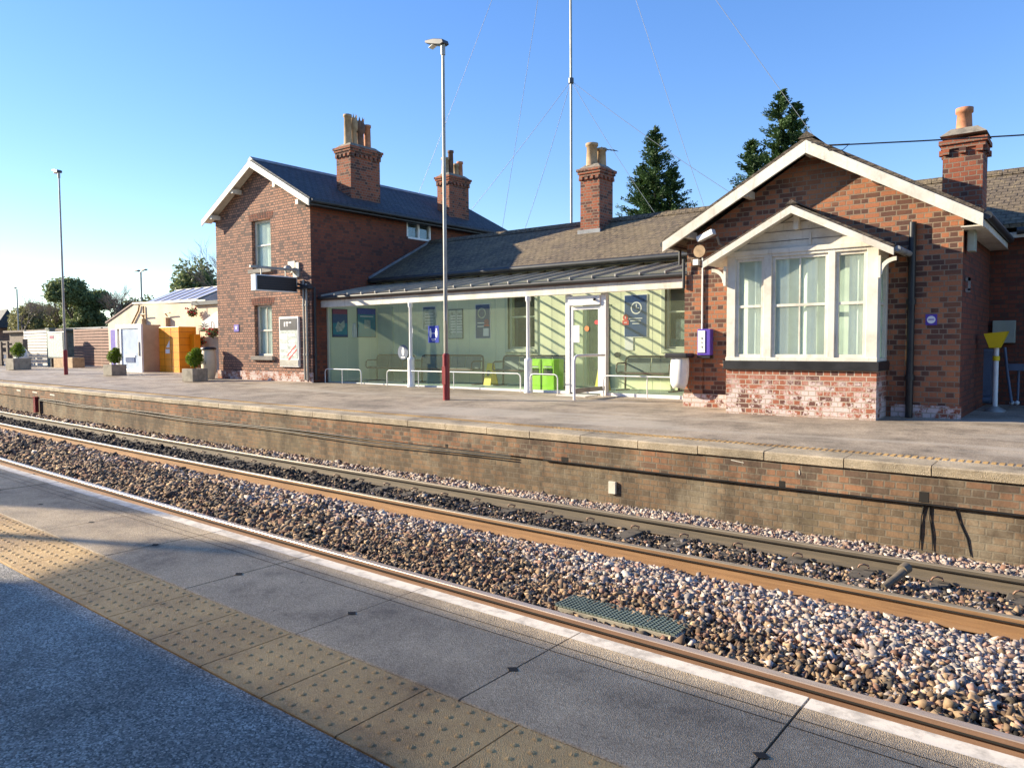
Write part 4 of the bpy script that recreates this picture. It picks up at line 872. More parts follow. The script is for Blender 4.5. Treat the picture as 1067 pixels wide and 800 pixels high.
# fittings on the office wall
t = thing('cctv_camera', (-5.85, 13.3, 1.9), 'white tubular security camera under the office bargeboard', 'camera')
part('camera_body', MB().obox((-5.80, 13.22, 1.97), (.17, -.04, .055), (.012, .055, 0), (-.016, 0, .05)), 'white_metal', t, .012)
part('mount', MB().tube([(-5.62, 13.3, 1.95), (-5.60, 13.36, 1.82), (-5.58, 13.49, 1.80)], .025, 8), 'grey_metal', t)
solo('floodlight', MB().tube([(-5.93, 13.22, 1.70), (-5.93, 13.30, 1.70), (-5.93, 13.40, 1.70)], [.115, .10, .05], 16).tube([(-5.93, 13.40, 1.70), (-5.7, 13.49, 1.72)], .02, 6), 'buff', 'round cream lamp below the white security camera', 'lamp')
solo('wall_junction_box', MB().box(-6.14, -6.03, 13.40, 13.499, 1.47, 1.58), 'white_metal', 'small white box on bricks left of the round lamp', 'box', bevel=.004)
solo('white_conduit', MB().tube([(-5.97, 13.47, 1.6), (-5.97, 13.47, .06)], .016, 6), 'white_metal', 'thin white conduit running down the office wall to the help point', 'pipe')
t = thing('help_point', (-5.87, 13.44, -.25), 'purple framed white help point telephone box on the office bricks', 'help point')
part('casing', MB().box(-6.02, -5.76, 13.36, 13.499, -.22, .27), 'purple', t, .012)
part('face_plate', MB().box(-6.00, -5.86, 13.345, 13.359, -.17, .24), 'white_metal', t, .004)
part('button', MB().tube([(-5.93, 13.344, .10), (-5.93, 13.335, .10)], .02, 10).tube([(-5.93, 13.344, .02), (-5.93, 13.335, .02)], .014, 10).tube([(-5.93, 13.344, -.06), (-5.93, 13.335, -.06)], .02, 10), 'print_grey', t)
part('base', MB().box(-6.03, -5.78, 13.38, 13.499, -.27, -.225), 'black', t)
t = thing('bag_bin', (-6.45, 13.3, -.85), 'white plastic rubbish bag hanging from a black hoop on the brick pillar', 'bin')
part('lid_ring', MB().box(-6.58, -6.12, 13.12, 13.46, -.27, -.18), 'black', t, .02)
mb = MB(); nn = 24; vs = []
for zi, (z_, sc) in enumerate(((-.24, 1.0), (-.4, 1.06), (-.6, 1.08), (-.75, 1.0), (-.84, .75))):
    for k in range(nn):
        a = 2*math.pi*k/nn; r_ = sc*(1+.06*math.sin(5*a+zi)+.03*math.sin(11*a)); vs.append((-6.34+.165*r_*math.cos(a), 13.29+.13*r_*math.sin(a), z_+.02*math.sin(3*a)*(zi > 2)))
mb.add(vs, [(i*nn+k, i*nn+(k+1) % nn, (i+1)*nn+(k+1) % nn, (i+1)*nn+k) for i in range(4) for k in range(nn)]+[tuple(range(4*nn, 5*nn))], True)
part('bag', mb, 'bag', t)
t = thing('round_wall_sign', (-2.15, OY-.02, .28), 'small purple square sign with a white disc on the office wall right of the bay', 'sign')
part('plate', MB().box(-2.23, -2.07, OY-.012, OY-.001, .27, .44), 'purple', t)
part('disc', MB().tube([(-2.15, OY-.0125, .355), (-2.15, OY-.018, .355)], .06, 20), 'print_white', t)
part('lettering', MB().box(-2.19, -2.11, OY-.021, OY-.0185, .35, .365), 'purple', t)
solo('electricity_cabinet', MB().box(-1.70, -1.60, 13.6, 13.85, 1.40, 1.78), 'grey_box', 'pale grey meter box high on the office corner', 'box', bevel=.006)
solo('wall_light_bracket', MB().box(-1.72, -1.66, 13.7, 13.76, .95, 1.0).box(-1.72, -1.66, 13.7, 13.76, .78, .83).box(-1.69, -1.66, 13.7, 13.76, .8, 1.0), 'grey_metal', 'small grey bracket below the meter box on the office corner', 'bracket')
solo('grey_wall_cabinet', MB().box(-1.66, -1.30, 16.85, 16.999, -.02, .40), 'grey_box', 'grey green cabinet on the shaded brick wall behind the yellow stand', 'cabinet', bevel=.008)
# yellow sanitiser stand
t = thing('sanitiser_stand', (-1.44, 15.3, -1.19), 'white post stand with a yellow tray at the right edge of the platform', 'stand')
zb = -1.19; X_, Y_ = -1.44, 15.3
part('base', MB().lathe(X_, Y_, [(.17, zb), (.16, zb+.03), (.05, zb+.09)], 14), 'grey_metal', t)
part('post', MB().tube([(X_, Y_, zb+.05), (X_, Y_, .0)], .04, 10), 'white_metal', t)
part('tray', MB().add([(X_-.10, Y_-.08, -.10), (X_+.06, Y_-.08, -.10), (X_+.06, Y_+.08, -.10), (X_-.10, Y_+.08, -.10), (X_-.18, Y_-.13, .14), (X_+.17, Y_-.13, .18), (X_+.17, Y_+.13, .18), (X_-.18, Y_+.13, .14)],
     [(0, 3, 2, 1), (4, 5, 6, 7), (0, 1, 5, 4), (1, 2, 6, 5), (2, 3, 7, 6), (3, 0, 4, 7)]), 'yellow', t)
part('strap', MB().tube([(X_, Y_, -.32), (X_, Y_, -.24)], .055, 10), 'yellow', t)
solo('blue_grey_bin', MB().box(-1.84, -1.62, 16.4, 16.75, -1.0, -.18).box(-1.86, -1.60, 16.38, 16.77, -.18, -.13).tube([(-1.84, 16.45, -1.07), (-1.62, 16.45, -1.07)], .07, 10).tube([(-1.84, 16.7, -1.07), (-1.62, 16.7, -1.07)], .07, 10), 'bluegrey', 'narrow blue grey wheeled bin in the shade by the office corner', 'bin')
t = thing('folded_trolley', (-1.3, 16.5, -1.19), 'dark folded trolley with white feet in shade behind the yellow stand', 'trolley')
part('frame', MB().tube([(-1.42, 16.45, -.1), (-1.36, 16.4, -.6), (-1.28, 16.3, -1.1)], .025, 8).tube([(-1.2, 16.5, -.45), (-1.2, 16.45, -1.1)], .02, 8).box(-1.36, -1.12, 16.4, 16.52, -.52, -.40), 'bluegrey', t)
for xx in (-1.28, -1.2): part('foot', MB().blob((xx, 16.33, -1.1), .045, 1, 0), 'white_metal', t)

# ------------------------------------------------------------------ inside the shelter
def bench(x0, x1, y, nseat, label):
    zf = -1.135; cx_ = (x0+x1)/2
    b_ = thing('tubular_bench', (cx_, y, zf), label, 'bench', 'metal benches in the glazed shelter')
    zt, zsn = -.31, -.71
    part('back_rail', MB().tube([(x0, y+.22, zf+.03), (x0, y+.24, zt-.10), (x0+.03, y+.25, zt-.03), (x0+.1, y+.25, zt), (x1-.1, y+.25, zt), (x1-.03, y+.25, zt-.03), (x1, y+.24, zt-.10), (x1, y+.22, zf+.03)], .026, 8), 'bench', b_)
    part('seat_rail', MB().tube([(x0, y-.2, zsn), (x1, y-.2, zsn)], .026, 8), 'bench', b_)
    for xx in (x0+.02, x1-.02):
        part('armrest', MB().tube([(xx, y+.22, zsn), (xx, y-.22, zsn), (xx, y-.26, zsn+.05), (xx, y-.24, zsn+.2), (xx, y-.18, zsn+.24), (xx, y+.2, zsn+.24)], .018, 8), 'bench', b_)
        part('foot', MB().box(xx-.05, xx+.05, y-.2, y+.32, zf, zf+.025), 'bench', b_)
    w_ = (x1-x0-.1)/nseat
    for i in range(nseat):
        a = x0+.05+i*w_+.012; c = a+w_-.024
        part('seat', MB().prism([(y-.2, zsn+.03), (y+.18, zsn-.0), (y+.18, zsn+.02), (y-.2, zsn+.05)], a, c, 'x').prism([(y+.18, zsn), (y+.235, zt-.03), (y+.215, zt-.03), (y+.16, zsn+.02)], a, c, 'x'), 'bench_seat', b_)
bench(-18.5, -16.8, 16.35, 3, 'dark metal bench furthest left in the shelter, below the teal poster')
bench(-16.42, -13.97, 16.3, 4, 'metal bench between the blue distancing sign and the navy poster')
bench(-13.23, -10.95, 16.3, 4, 'metal bench below the sash window and partly behind the lime bins')
bench(-9.34, -7.9, 16.3, 2, 'maroon metal bench below the navy clock poster')
def poster(x0, x1, z0, z1, mat, label, name='poster', frame='white_metal', y=RW, fr=.02):
    t_ = thing(name, ((x0+x1)/2, y-.02, z0), label, 'poster')
    part('frame', MB().box(x0-fr, x1+fr, y-.022, y-.001, z0-fr, z1+fr), frame, t_); part('print', MB().box(x0, x1, y-.026, y-.0225, z0, z1), mat, t_)
    return t_
yp = RW-.028
def bars(p_, mat, rs, name='lettering'):
    mb = MB()
    for a, b_, c, d in rs: mb.box(a, b_, yp-.002, yp, c, d)
    part(name, mb, mat, p_)
def ring(cx_, cz_, r0, r1, y, n_=28):
    mb = MB(); vs = []
    for k in range(n_):
        a = 2*math.pi*k/n_
        for r_ in (r0, r1): 
            for yy in (y, y+.002): vs.append((cx_+r_*math.cos(a), yy, cz_+r_*math.sin(a)))
    mb.add(vs, [(4*k+0, 4*k+2, 4*((k+1) % n_)+2, 4*((k+1) % n_)) for k in range(n_)]); return mb
hy = HX1+.05
# two posters stand on the return wall seen through the left panes
p = poster(-18.82, -18.5, .30, 1.22, 'navy', 'dark blue and magenta poster, leftmost in the shelter', y=16.2) if 0 else None
p = poster(-18.86+.0, -18.55, .2, 1.25, 'navy', 'x') if 0 else None
def poster_side(y0, y1, z0, z1, mat, label):
    t_ = thing('poster', (HX1+.02, (y0+y1)/2, z0), label, 'poster')
    part('frame', MB().box(HX1+.021, HX1+.04, y0-.02, y1+.02, z0-.02, z1+.02), 'dark_metal', t_); part('print', MB().box(HX1+.0405, HX1+.043, y0, y1, z0, z1), mat, t_); return t_

# cladding of the return wall
part('return_cladding', MB().box(HX1+.003, HX1+.02, 15.0, 16.999, -1.13, 1.5), 'sage', rng_b)
t = poster_side(15.15, 15.72, .28, 1.12, 'navy', 'dark blue poster with a magenta top, leftmost poster in the glazed shelter')
xs_ = HX1+.044
part('band', MB().box(xs_, xs_+.002, 15.15, 15.72, .98, 1.12), 'print_magenta', t)
part('picture', MB().prism([(15.25, .55), (15.35, .75), (15.45, .68), (15.6, .8), (15.62, .6), (15.5, .45), (15.3, .42)], xs_, xs_+.002, 'x'), 'print_grey', t)
part('picture_band', MB().box(xs_, xs_+.001, 15.15, 15.72, .34, .70), 'teal', t)
t = poster_side(16.15, 16.9, .28, 1.18, 'teal', 'teal poster with a pale square, second from the left in the shelter')
part('header', MB().box(xs_, xs_+.002, 16.15, 16.9, 1.0, 1.18), 'blue', t)
part('square', MB().box(xs_, xs_+.002, 16.42, 16.68, .55, .82), 'print_grey', t)
part('lettering', MB().box(xs_, xs_+.002, 16.25, 16.8, .92, .95), 'print_white', t)
solo('white_dispenser', MB().box(HX1+.021, HX1+.12, 15.92, 16.05, .25, .55).box(HX1+.021, HX1+.10, 15.94, 16.03, .55, .70), 'white_metal', 'white wall dispenser between the two left posters', 'dispenser', bevel=.01)
p = poster(-16.79, -16.25, .48, 1.18, 'print_grey', 'grey notice with a navy heading above the blue distancing sign')
bars(p, 'navy', [(-16.77, -16.27, 1.10, 1.17)])
bars(p, 'print_white', [(-16.7, -16.35, .95-.09*i, .98-.09*i) for i in range(5)], 'small_text')
p = poster(-15.70, -15.15, .20, 1.05, 'print_grey', 'pale timetable notice with a thin dark frame behind the lamp post', frame='dark_metal')
bars(p, 'print_white', [(-15.62+.26*j, -15.42+.26*j, .85-.08*i, .88-.08*i) for i in range(7) for j in range(2)])
p = poster(-14.62, -14.08, .19, 1.17, 'navy', 'navy poster with a white ring and pink badge left of the window')
part('ring', ring(-14.38, .92, .12, .155, yp-.002), 'print_grey', p)
part('badge', MB().tube([(-14.20, yp-.001, .66), (-14.20, yp-.004, .66)], .09, 16), 'print_magenta', p)
bars(p, 'print_white', [(-14.55, -14.28, .62, .65), (-14.55, -14.3, .52, .55), (-14.33, -14.12, .25, .48)])
bars(p, 'print_red', [(-14.30, -14.1, .54, .58)], 'red_bar')
p = poster(-9.62, -9.0, .18, 1.22, 'navy', 'navy poster with a white clock face right of the sliding door')
part('clock_ring', ring(-9.29, .90, .125, .155, yp-.002), 'print_white', p)
bars(p, 'print_white', [(-9.3, -9.275, .89, 1.0), (-9.3, -9.21, .885, .905)], 'clock_hands')
bars(p, 'print_white', [(-9.5, -9.12, .63, .65), (-9.46, -9.16, .57, .59), (-9.40, -9.2, .50, .52)])
t = thing('red_notice', (-9.72, RW-.05, .5), 'small red and white notice overlapping the clock poster', 'notice')
part('card', MB().box(-9.68, -9.50, RW-.04, RW-.032, .48, .60), 'print_red', t); part('disc', MB().tube([(-9.59, RW-.032, .67), (-9.59, RW-.04, .67)], .075, 18), 'print_red', t)
part('figure', MB().box(-9.60, -9.58, RW-.045, RW-.041, .64, .70).box(-9.63, -9.55, RW-.045, RW-.041, .53, .55), 'print_white', t)
solo('paper_notice', MB().box(-9.62, -9.38, RW-.02, RW-.001, -.16, .18), 'print_white', 'white paper notice below the clock poster', 'notice')
solo('door_handle_box', MB().tube([(-9.82, RW-.001, -.28), (-9.82, RW-.08, -.28)], .07, 12), 'black', 'black round bell on the sage wall left of the maroon bench', 'bell')
# distancing sign on the glass
t = thing('distancing_sign', (-15.0, GY-.01, .05), 'bright blue sign of two people with arrows on the glass beside the left column', 'sign')
sx0, sx1, sz0, sz1 = -14.62, -14.22, .06, .52
part('plate', MB().box(sx0, sx1, GY-.006, GY-.001, sz0, sz1), 'blue', t)
for xc in (-14.53, -14.31):
    part('figure', MB().tube([(xc, GY-.007, .425), (xc, GY-.009, .425)], .026, 12).prism([(xc-.035, .39), (xc+.035, .39), (xc+.042, .28), (xc+.02, .20), (xc-.02, .20), (xc-.042, .28)], GY-.009, GY-.007, 'y'), 'print_white', t)
part('arrow', MB().box(-14.48, -14.36, GY-.009, GY-.007, .31, .325).prism([(-14.48, .34), (-14.48, .295), (-14.50, .318)], GY-.009, GY-.007, 'y').prism([(-14.36, .34), (-14.36, .295), (-14.34, .318)], GY-.009, GY-.007, 'y'), 'print_white', t)
part('lettering', MB().box(-14.50, -14.34, GY-.009, GY-.007, .145, .165).box(-14.47, -14.37, GY-.009, GY-.007, .11, .125), 'print_white', t)
t = thing('round_glass_sticker', (-15.64, GY-.01, -.45), 'grey blue round sticker with a white figure on the glass left of column', 'sticker')
part('disc', MB().tube([(-15.62, GY-.001, -.20), (-15.62, GY-.006, -.20)], .21, 28), 'bluegrey', t)
part('figure', MB().tube([(-15.62, GY-.007, -.09), (-15.62, GY-.009, -.09)], .035, 12).prism([(-15.67, -.13), (-15.57, -.13), (-15.57, -.22), (-15.60, -.30), (-15.64, -.30), (-15.67, -.22)], GY-.009, GY-.007, 'y').box(-15.70, -15.54, GY-.009, GY-.007, -.36, -.33), 'print_white', t)
solo('white_notice_on_glass', MB().box(-15.42+.05, -15.22, GY-.005, GY-.001, .22, .52), 'print_white', 'white paper notice on the glass just left of the left column', 'notice')
solo('white_notice_on_door', MB().box(-9.84, -9.68, GY-.03, GY-.02, .04, .44), 'print_white', 'tall white notice taped inside the sliding door leaf', 'notice')
solo('orange_door_sticker', MB().tube([(-9.48, GY-.012, .36), (-9.48, GY-.02, .36)], .06, 18), 'print_orange', 'round orange sticker in the middle of the sliding door', 'sticker')
solo('red_door_sticker', MB().tube([(-9.22, GY-.012, .50), (-9.22, GY-.02, .50)], .05, 18), 'print_red', 'round red sticker at the right edge of the sliding door', 'sticker')
solo('blue_seat_box', MB().box(-10.75, -10.3, 17.6, 17.9, -.35, -.15), 'blue', 'blue box glimpsed through the sliding door in the dark room', 'box')
# bins
def recycling(x0, x1, y, mat, label, pan='print_grey'):
    t_ = thing('recycling_bin', ((x0+x1)/2, y, -1.135), label, 'bin', 'lime green bins in the shelter'); zt = -.40
    part('body', MB().box(x0, x1, y-.22, y+.22, -1.135, -.78).box(x0, x1, y+.0, y+.22, -.78, zt).box(x0, x0+.03, y-.22, y, -.78, zt).box(x1-.03, x1, y-.22, y, -.78, zt).box(x0, x1, y-.22, y+.22, zt, zt+.03), mat, t_, .01)
    part('label_panel', MB().box(x0+.05, x1-.05, y-.226, y-.221, -.55, -.45), 'green_bin', t_)
    part('slot_panel', MB().box(x0+.03, x1-.03, y-.221, y-.20, -.60, zt), mat, t_)
    part('slot', MB().box(x0+.07, x1-.07, y-.224, y-.2, -.74, -.66), 'black', t_); part('sticker', MB().box(x0+.06, x1-.06, y-.226, y-.2215, -.58, -.54), 'print_grey', t_)
recycling(-11.62, -11.12, 15.6, 'green_bin', 'left and larger lime green recycling bin inside the shelter glass')
recycling(-11.08, -10.72, 15.62, 'green_bin', 'right narrower lime green recycling bin, nearer the sliding door')
def wetsign(x, y, label):
    t_ = thing('wet_floor_sign', (x, y, -1.135), label, 'sign', 'yellow floor signs')
    for s_ in (-1, 1): part('leaf', MB().add([(x-.13, y+s_*.16, -1.135), (x+.13, y+s_*.16, -1.135), (x+.09, y+s_*.02, -.52), (x-.09, y+s_*.02, -.52), (x-.13, y+s_*.18, -1.135), (x+.13, y+s_*.18, -1.135), (x+.09, y+s_*.04, -.52), (x-.09, y+s_*.04, -.52)], [(0, 1, 2, 3), (7, 6, 5, 4), (0, 4, 5, 1), (1, 5, 6, 2), (2, 6, 7, 3), (3, 7, 4, 0)]), 'yellow', t_)
    part('print', MB().obox((x, y-.115, -.8), (.05, 0, 0), (0, .004, 0), (0, .012, .08)), 'print_black', t_)
wetsign(-13.62, 16.45, 'yellow floor sign standing between two metal benches')
wetsign(-9.62, 15.9, 'yellow floor sign just right of the sliding door')

# ------------------------------------------------------------------ platform furniture
def lamp_post(x, y, z, H, label, kind=0):
    t_ = thing('lamp_post', (x, y, z), label, 'lamp post', 'platform lamp posts')
    part('column', MB().tube([(x, y, z+.9), (x, y, z+3.6), (x, y, z+H)], [.050, .042, .032], 12), 'grey_metal', t_)
    part('base_sleeve', MB().tube([(x, y, z-.02), (x, y, z+1.0)], .078, 14).tube([(x, y, z+1.0), (x, y, z+1.03)], [.078, .055], 14).box(x-.05, x+.05, y-.088, y-.07, z+.35, z+.75), 'maroon', t_)
    if kind == 0: part('number_plate', MB().box(x+.015, x+.058, y-.06, y-.045, z+1.05, z+1.75), 'print_black', t_)
    part('spigot', MB().tube([(x, y, z+H-.25), (x, y, z+H)], .05, 12), 'grey_metal', t_)
    part('lamp_head', MB().prism([(-.52, .075), (-.50, .12), (-.30, .125), (.05, .07), (.10, .0), (.06, -.05), (-.05, -.055), (-.35, .03), (-.50, .06)], -.09, .09, 'y') if 0 else
         MB().add([(x+a, y+b_, z+H+c) for b_ in (-.10, .10) for a, c in ((-.46, .10), (-.44, .14), (-.2, .12), (.06, .05), (.09, -.03), (.0, -.05), (-.12, -.02), (-.42, .07))],
         [tuple(range(8)), tuple(reversed(range(8, 16)))]+[(i, i+8, (i+1) % 8+8, (i+1) % 8) for i in range(8)]), 'dark_metal', t_, .01)
    part('lens', MB().obox((x-.25, y, z+H+.018), (.12, 0, .045), (0, .07, 0), (.0, 0, .006)), 'white_metal', t_)
lamp_post(-11.42, 12.25, F(-11.42, 12.25), 7.72, 'nearest tall platform lamp post with maroon base before the shelter')
lamp_post(-33.78, 13.26, F(-33.78, 13.26), 8.28, 'far left platform lamp post with maroon base by the planters', 1)

def leaf_mass(mb, c, r, n_, size, sc=(1, 1, 1), shell=0.55):
    for _ in range(n_):
        d = Vector(rng.normal(size=3)).normalized(); rr = r*(shell+(1-shell)*random.random())
        p_ = Vector((c[0]+d.x*rr*sc[0], c[1]+d.y*rr*sc[1], c[2]+d.z*rr*sc[2]))
        a = Vector(rng.normal(size=3)).normalized(); b_ = a.cross(Vector(rng.normal(size=3))).normalized(); s_ = size*random.uniform(.6, 1.3)
        mb.add([p_-a*s_, p_+b_*s_*.6, p_+a*s_, p_-b_*s_*.6], [(0, 1, 2, 3)])
    return mb
def planter(x, y, s, h, label, rot=0.0, ball=.30):
    z = F(x, y); t_ = thing('stone_planter', (x, y, z), label, 'planter', 'square stone planters on the platform')
    w_ = s/2; i_ = w_-.06
    mb = MB(); mb.box(-w_, w_, -w_, -i_, 0, h).box(-w_, w_, i_, w_, 0, h).box(-w_, -i_, -i_, i_, 0, h).box(i_, w_, -i_, i_, 0, h).box(-i_, i_, -i_, i_, 0, .06)
    c_, s_ = math.cos(rot), math.sin(rot); mb.v = [(x+c_*a-s_*b_, y+s_*a+c_*b_, z+c) for a, b_, c in mb.v]
    part('trough', mb, 'stone', t_, .012)
    mb = MB().box(-i_, i_, -i_, i_, h-.1, h-.05); mb.v = [(x+c_*a-s_*b_, y+s_*a+c_*b_, z+c) for a, b_, c in mb.v]; part('soil', mb, 'soil', t_)
    sh = thing('box_shrub', (x, y, z+h-.05), 'clipped box shrub growing in the %s' % label.split(',')[0], 'shrub', 'clipped shrubs in the planters')
    part('stem', MB().tube([(x, y, z+h-.08), (x+.01, y, z+h+.12)], .018, 6), 'bark', sh)
    mb = MB(); leaf_mass(mb, (x, y, z+h+.03+ball), ball, 1100, .03, (1, 1, 1.0), .72); leaf_mass(mb, (x+.12, y, z+h+.12+ball*1.5), ball*.55, 450, .03, (1, 1, .9), .5); leaf_mass(mb, (x-.16, y+.05, z+h+ball*.75), ball*.6, 400, .035, (1.1, 1, .8), .5); leaf_mass(mb, (x, y, z+h+.05+ball), ball*.75, 300, .05, (1, 1, .8), .3)
    part('foliage', mb, 'box', sh)
planter(-23.6, 13.2, .57, .42, 'right hand stone planter, nearest the tall house', .1, .29)
planter(-30.5, 13.75, .60, .42, 'middle stone planter, between the lamp post and the lockers', .1, .28)
planter(-41.9, 14.3, .8, .55, 'far left stone planter, before the dark timber fence', .1, .34)

# barrel style bin at house corner
t = thing('barrel_bin', (-24.15, 14.05, -1.1), 'cream barrel shaped bin with black lid at the corner of the tall house', 'bin')
part('barrel', MB().lathe(-24.15, 14.02, [(.17, -1.12), (.23, -.9), (.25, -.6), (.24, -.3), (.20, -.12)], 20), 'cream', t)
part('lid', MB().lathe(-24.15, 14.02, [(.25, -.12), (.26, -.07), (.2, -.03)], 20), 'black', t)
part('opening', MB().box(-24.2, -24.0, 13.775, 13.80, -.62, -.5), 'black', t)

# photo booth and lockers
zf = -1.10
t = thing('photo_booth', (-33.4, 16.2, zf), 'white framed kiosk with pale blue door and tan side by the orange lockers', 'kiosk')
part('body', MB().box(-34.55, -32.2, 15.72, 16.5, zf, .93), 'tan', t, .01)
part('front_frame', MB().box(-34.55, -34.40, 15.64, 15.72, zf, .95).box(-32.45, -32.2, 15.64, 15.72, zf, .95).box(-34.40, -32.45, 15.64, 15.72, .78, .95).box(-34.40, -32.45, 15.64, 15.72, zf, zf+.12).box(-34.20, -34.05, 15.65, 15.72, zf+.12, .78), 'white_metal', t, .006)
M['paleblue'] = paint('pale_blue_panel', (0.38, 0.47, 0.62), 0.35, 0.12, scale=2)
part('door_panel', MB().box(-34.05, -32.45, 15.69, 15.719, zf+.12, .78), 'paleblue', t)
part('coin_panel', MB().box(-33.7, -32.9, 15.66, 15.69, -.68, -.48), 'navy', t); part('label_strip', MB().box(-33.75, -32.85, 15.66, 15.69, -.46, -.38), 'print_white', t)
part('handle', MB().box(-32.42, -32.36, 15.60, 15.64, -.4, .2), 'grey_metal', t)
t = thing('purple_advert_board', (-35.5, 16.2, zf), 'narrow purple upright panel left of the white framed kiosk', 'panel')
part('board', MB().box(-35.60, -34.75, 15.9, 16.1, zf, .78), 'purple', t, .006); part('notice', MB().box(-35.35, -34.95, 15.885, 15.899, -.45, -.33), 'print_white', t)
t = thing('parcel_locker', (-30.9, 16.6, zf), 'bright orange parcel locker bank with open side door before the cream building', 'lockers')
part('cabinet', MB().box(-31.95, -30.3, 16.28, 17.05, zf, .82), 'orange', t, .01)
part('side_module', MB().box(-30.299, -29.95, 16.75, 17.04, -.5, .50), 'orange', t, .01)
mb = MB()
for zz in (-.85, -.55, -.25, .05, .35, .6): mb.box(-31.93, -30.32, 16.274, 16.2795, zz-.006, zz+.006); mb.box(-30.2999, -30.285, 16.30, 16.93, zz-.006, zz+.006)
for xx in (-31.5, -30.95): mb.box(xx-.006, xx+.006, 16.273, 16.2792, zf+.05, .78)
part('door_gap', mb, 'orange_dark', t)
part('panel_sticker', MB().prism([(-31.35, -.05), (-31.05, -.05), (-31.05, .25)], 16.266, 16.272, 'y').box(-31.4, -31.05, 16.266, 16.272, -.3, -.12), 'print_white', t)

# cream building
zf = -1.1; SY = 17.5
sh = thing('cream_building', (-35, 19, zf), 'cream rendered single storey building with glass roof lantern behind the lockers', 'building')
def wall_poly(pts, y0, y1): return MB().prism(pts, y0, y1, 'y')
part('wall', wall_poly([(-39.4, zf-.2), (-24.4, zf-.2), (-24.4, 1.74), (-35.9, 1.98), (-36.6, 2.05), (-39.4, 1.22)], SY, SY+4), 'cream', sh)
part('parapet_trim', MB().prism([(-36.7, 2.03), (-30.2, 1.90), (-30.2, 1.98), (-36.7, 2.11)], SY-.06, SY+.1, 'y'), 'white', sh)
part('left_verge', MB().prism([(-39.6, 1.17), (-36.6, 2.06), (-36.6, 2.13), (-39.6, 1.24)], SY-.05, SY+4, 'y'), 'brown_band', sh)
part('flat_roof', MB().box(-31.2, -24.4, SY-.15, SY+4, 1.76, 1.92), 'dark_metal', sh)
part('window', MB().box(-39.15, -37.3, SY-.03, SY-.001, -.9, .80), 'grey_metal', sh)
part('pane', MB().box(-39.05, -37.4, SY-.036, SY-.0305, -.82, .72), 'tealbox', sh)
part('white_hood', MB().box(-30.2, -28.7, SY-.25, SY-.001, .75, 1.05).prism([(-30.2, 1.05), (-28.7, 1.05), (-28.9, 1.5)], SY-.2, SY-.001, 'y'), 'pale_slat', sh)
for xx in (-35.2, -33.0): part('wall_lamp', MB().tube([(xx-.4, SY-.06, 1.35), (xx-.35, SY-.2, 1.5), (xx+.1, SY-.2, 1.5)], .03, 8).box(xx-.5, xx-.3, SY-.2, SY-.001, .9, 1.3), 'tan', sh)
part('downpipe', MB().tube([(-36.0, SY-.06, 1.95), (-36.1, SY-.06, 1.7), (-37.0, SY-.06, .9)], .04, 8).tube([(-35.6, SY-.06, 1.9), (-35.6, SY-.06, .9)], .04, 8), 'buff', sh)
# glass lantern
L0, L1 = -36.4, -31.4
part('lantern_frame', MB().prism([(SY+.3, 2.02), (SY+2.0, 2.75), (SY+3.7, 2.0)], L0-.05, L0+.05, 'x').prism([(SY+.3, 2.02), (SY+2.0, 2.75), (SY+3.7, 2.0)], L1-.05, L1+.05, 'x').box(L0, L1, SY+1.96, SY+2.04, 2.70, 2.80).box(L0, L1, SY+.22, SY+.32, 1.96, 2.08), 'white', sh)
for i in range(6):
    a = L0+.08+i*(L1-L0-.1)/6; b_ = a+(L1-L0-.1)/6-.10
    part('lantern_pane', MB().prism([(SY+.32, 2.06), (SY+1.97, 2.76), (SY+1.97, 2.78), (SY+.32, 2.08)], a, b_, 'x'), 'lantern_glass', sh)
    part('lantern_bar', MB().prism([(SY+.30, 2.07), (SY+1.98, 2.78), (SY+1.98, 2.82), (SY+.30, 2.11)], b_+.005, b_+.095, 'x'), 'white', sh)
# hanging baskets and lattice
for (hx, hz, lab) in ((-30.85, 1.45, 'upper hanging basket of red flowers high on the cream wall'), (-29.35, .55, 'lower right hanging basket of red flowers beside the tall house'), (-30.3, .20, 'lower left hanging basket of dark red flowers above the white trellis')):
    t_ = thing('hanging_basket', (hx, SY-.3, hz-.2), lab, 'hanging basket', 'red flower baskets by the tall house')
    part('basket', MB().lathe(hx, SY-.3, [(.05, hz-.18), (.16, hz-.1), (.2, hz)], 10), 'soil', t_)
    mb = MB(); leaf_mass(mb, (hx, SY-.3, hz), .30, 220, .05, (1, .8, .7), .3); part('foliage', mb, 'ivy', t_)
    mb = MB()
    for _ in range(14): mb.blob((hx+random.uniform(-.24, .24), SY-.32+random.uniform(-.25, .2), hz+random.uniform(-.08, .2)), .045, 1, .2)
    part('flowers', mb, 'flower', t_); part('bracket', MB().tube([(hx, SY, hz+.5), (hx, SY-.3, hz+.45), (hx, SY-.3, hz+.1)], .015, 6), 'iron', t_)
t = thing('wall_plant', (-30.0, SY-.2, .7), 'spiky pale green plant above the red baskets on the cream wall', 'plant')
mb = MB()
for k in range(40):
    a = random.uniform(0, math.pi); l_ = random.uniform(.3, .55); bx = -30.0
    mb.tube([(bx, SY-.2, .62), (bx+.5*l_*math.cos(a), SY-.25, .62+.7*l_*math.sin(a)), (bx+l_*math.cos(a), SY-.3, .62+.8*l_*math.sin(a))], [.014, .012, .003], 4)
part('leaves', mb, 'spring', t)
mb = MB()
for k in range(9): mb.obox((-30.4, SY-.12, -.85+k*.15), (.12, 0, .09), (0, .008, 0), (-.006, 0, .012)).obox((-30.4, SY-.10, -.85+k*.15), (.12, 0, -.09), (0, .008, 0), (.006, 0, .012))
solo('white_trellis', mb, 'white_metal', 'narrow white diamond trellis below the flower baskets', 'trellis')

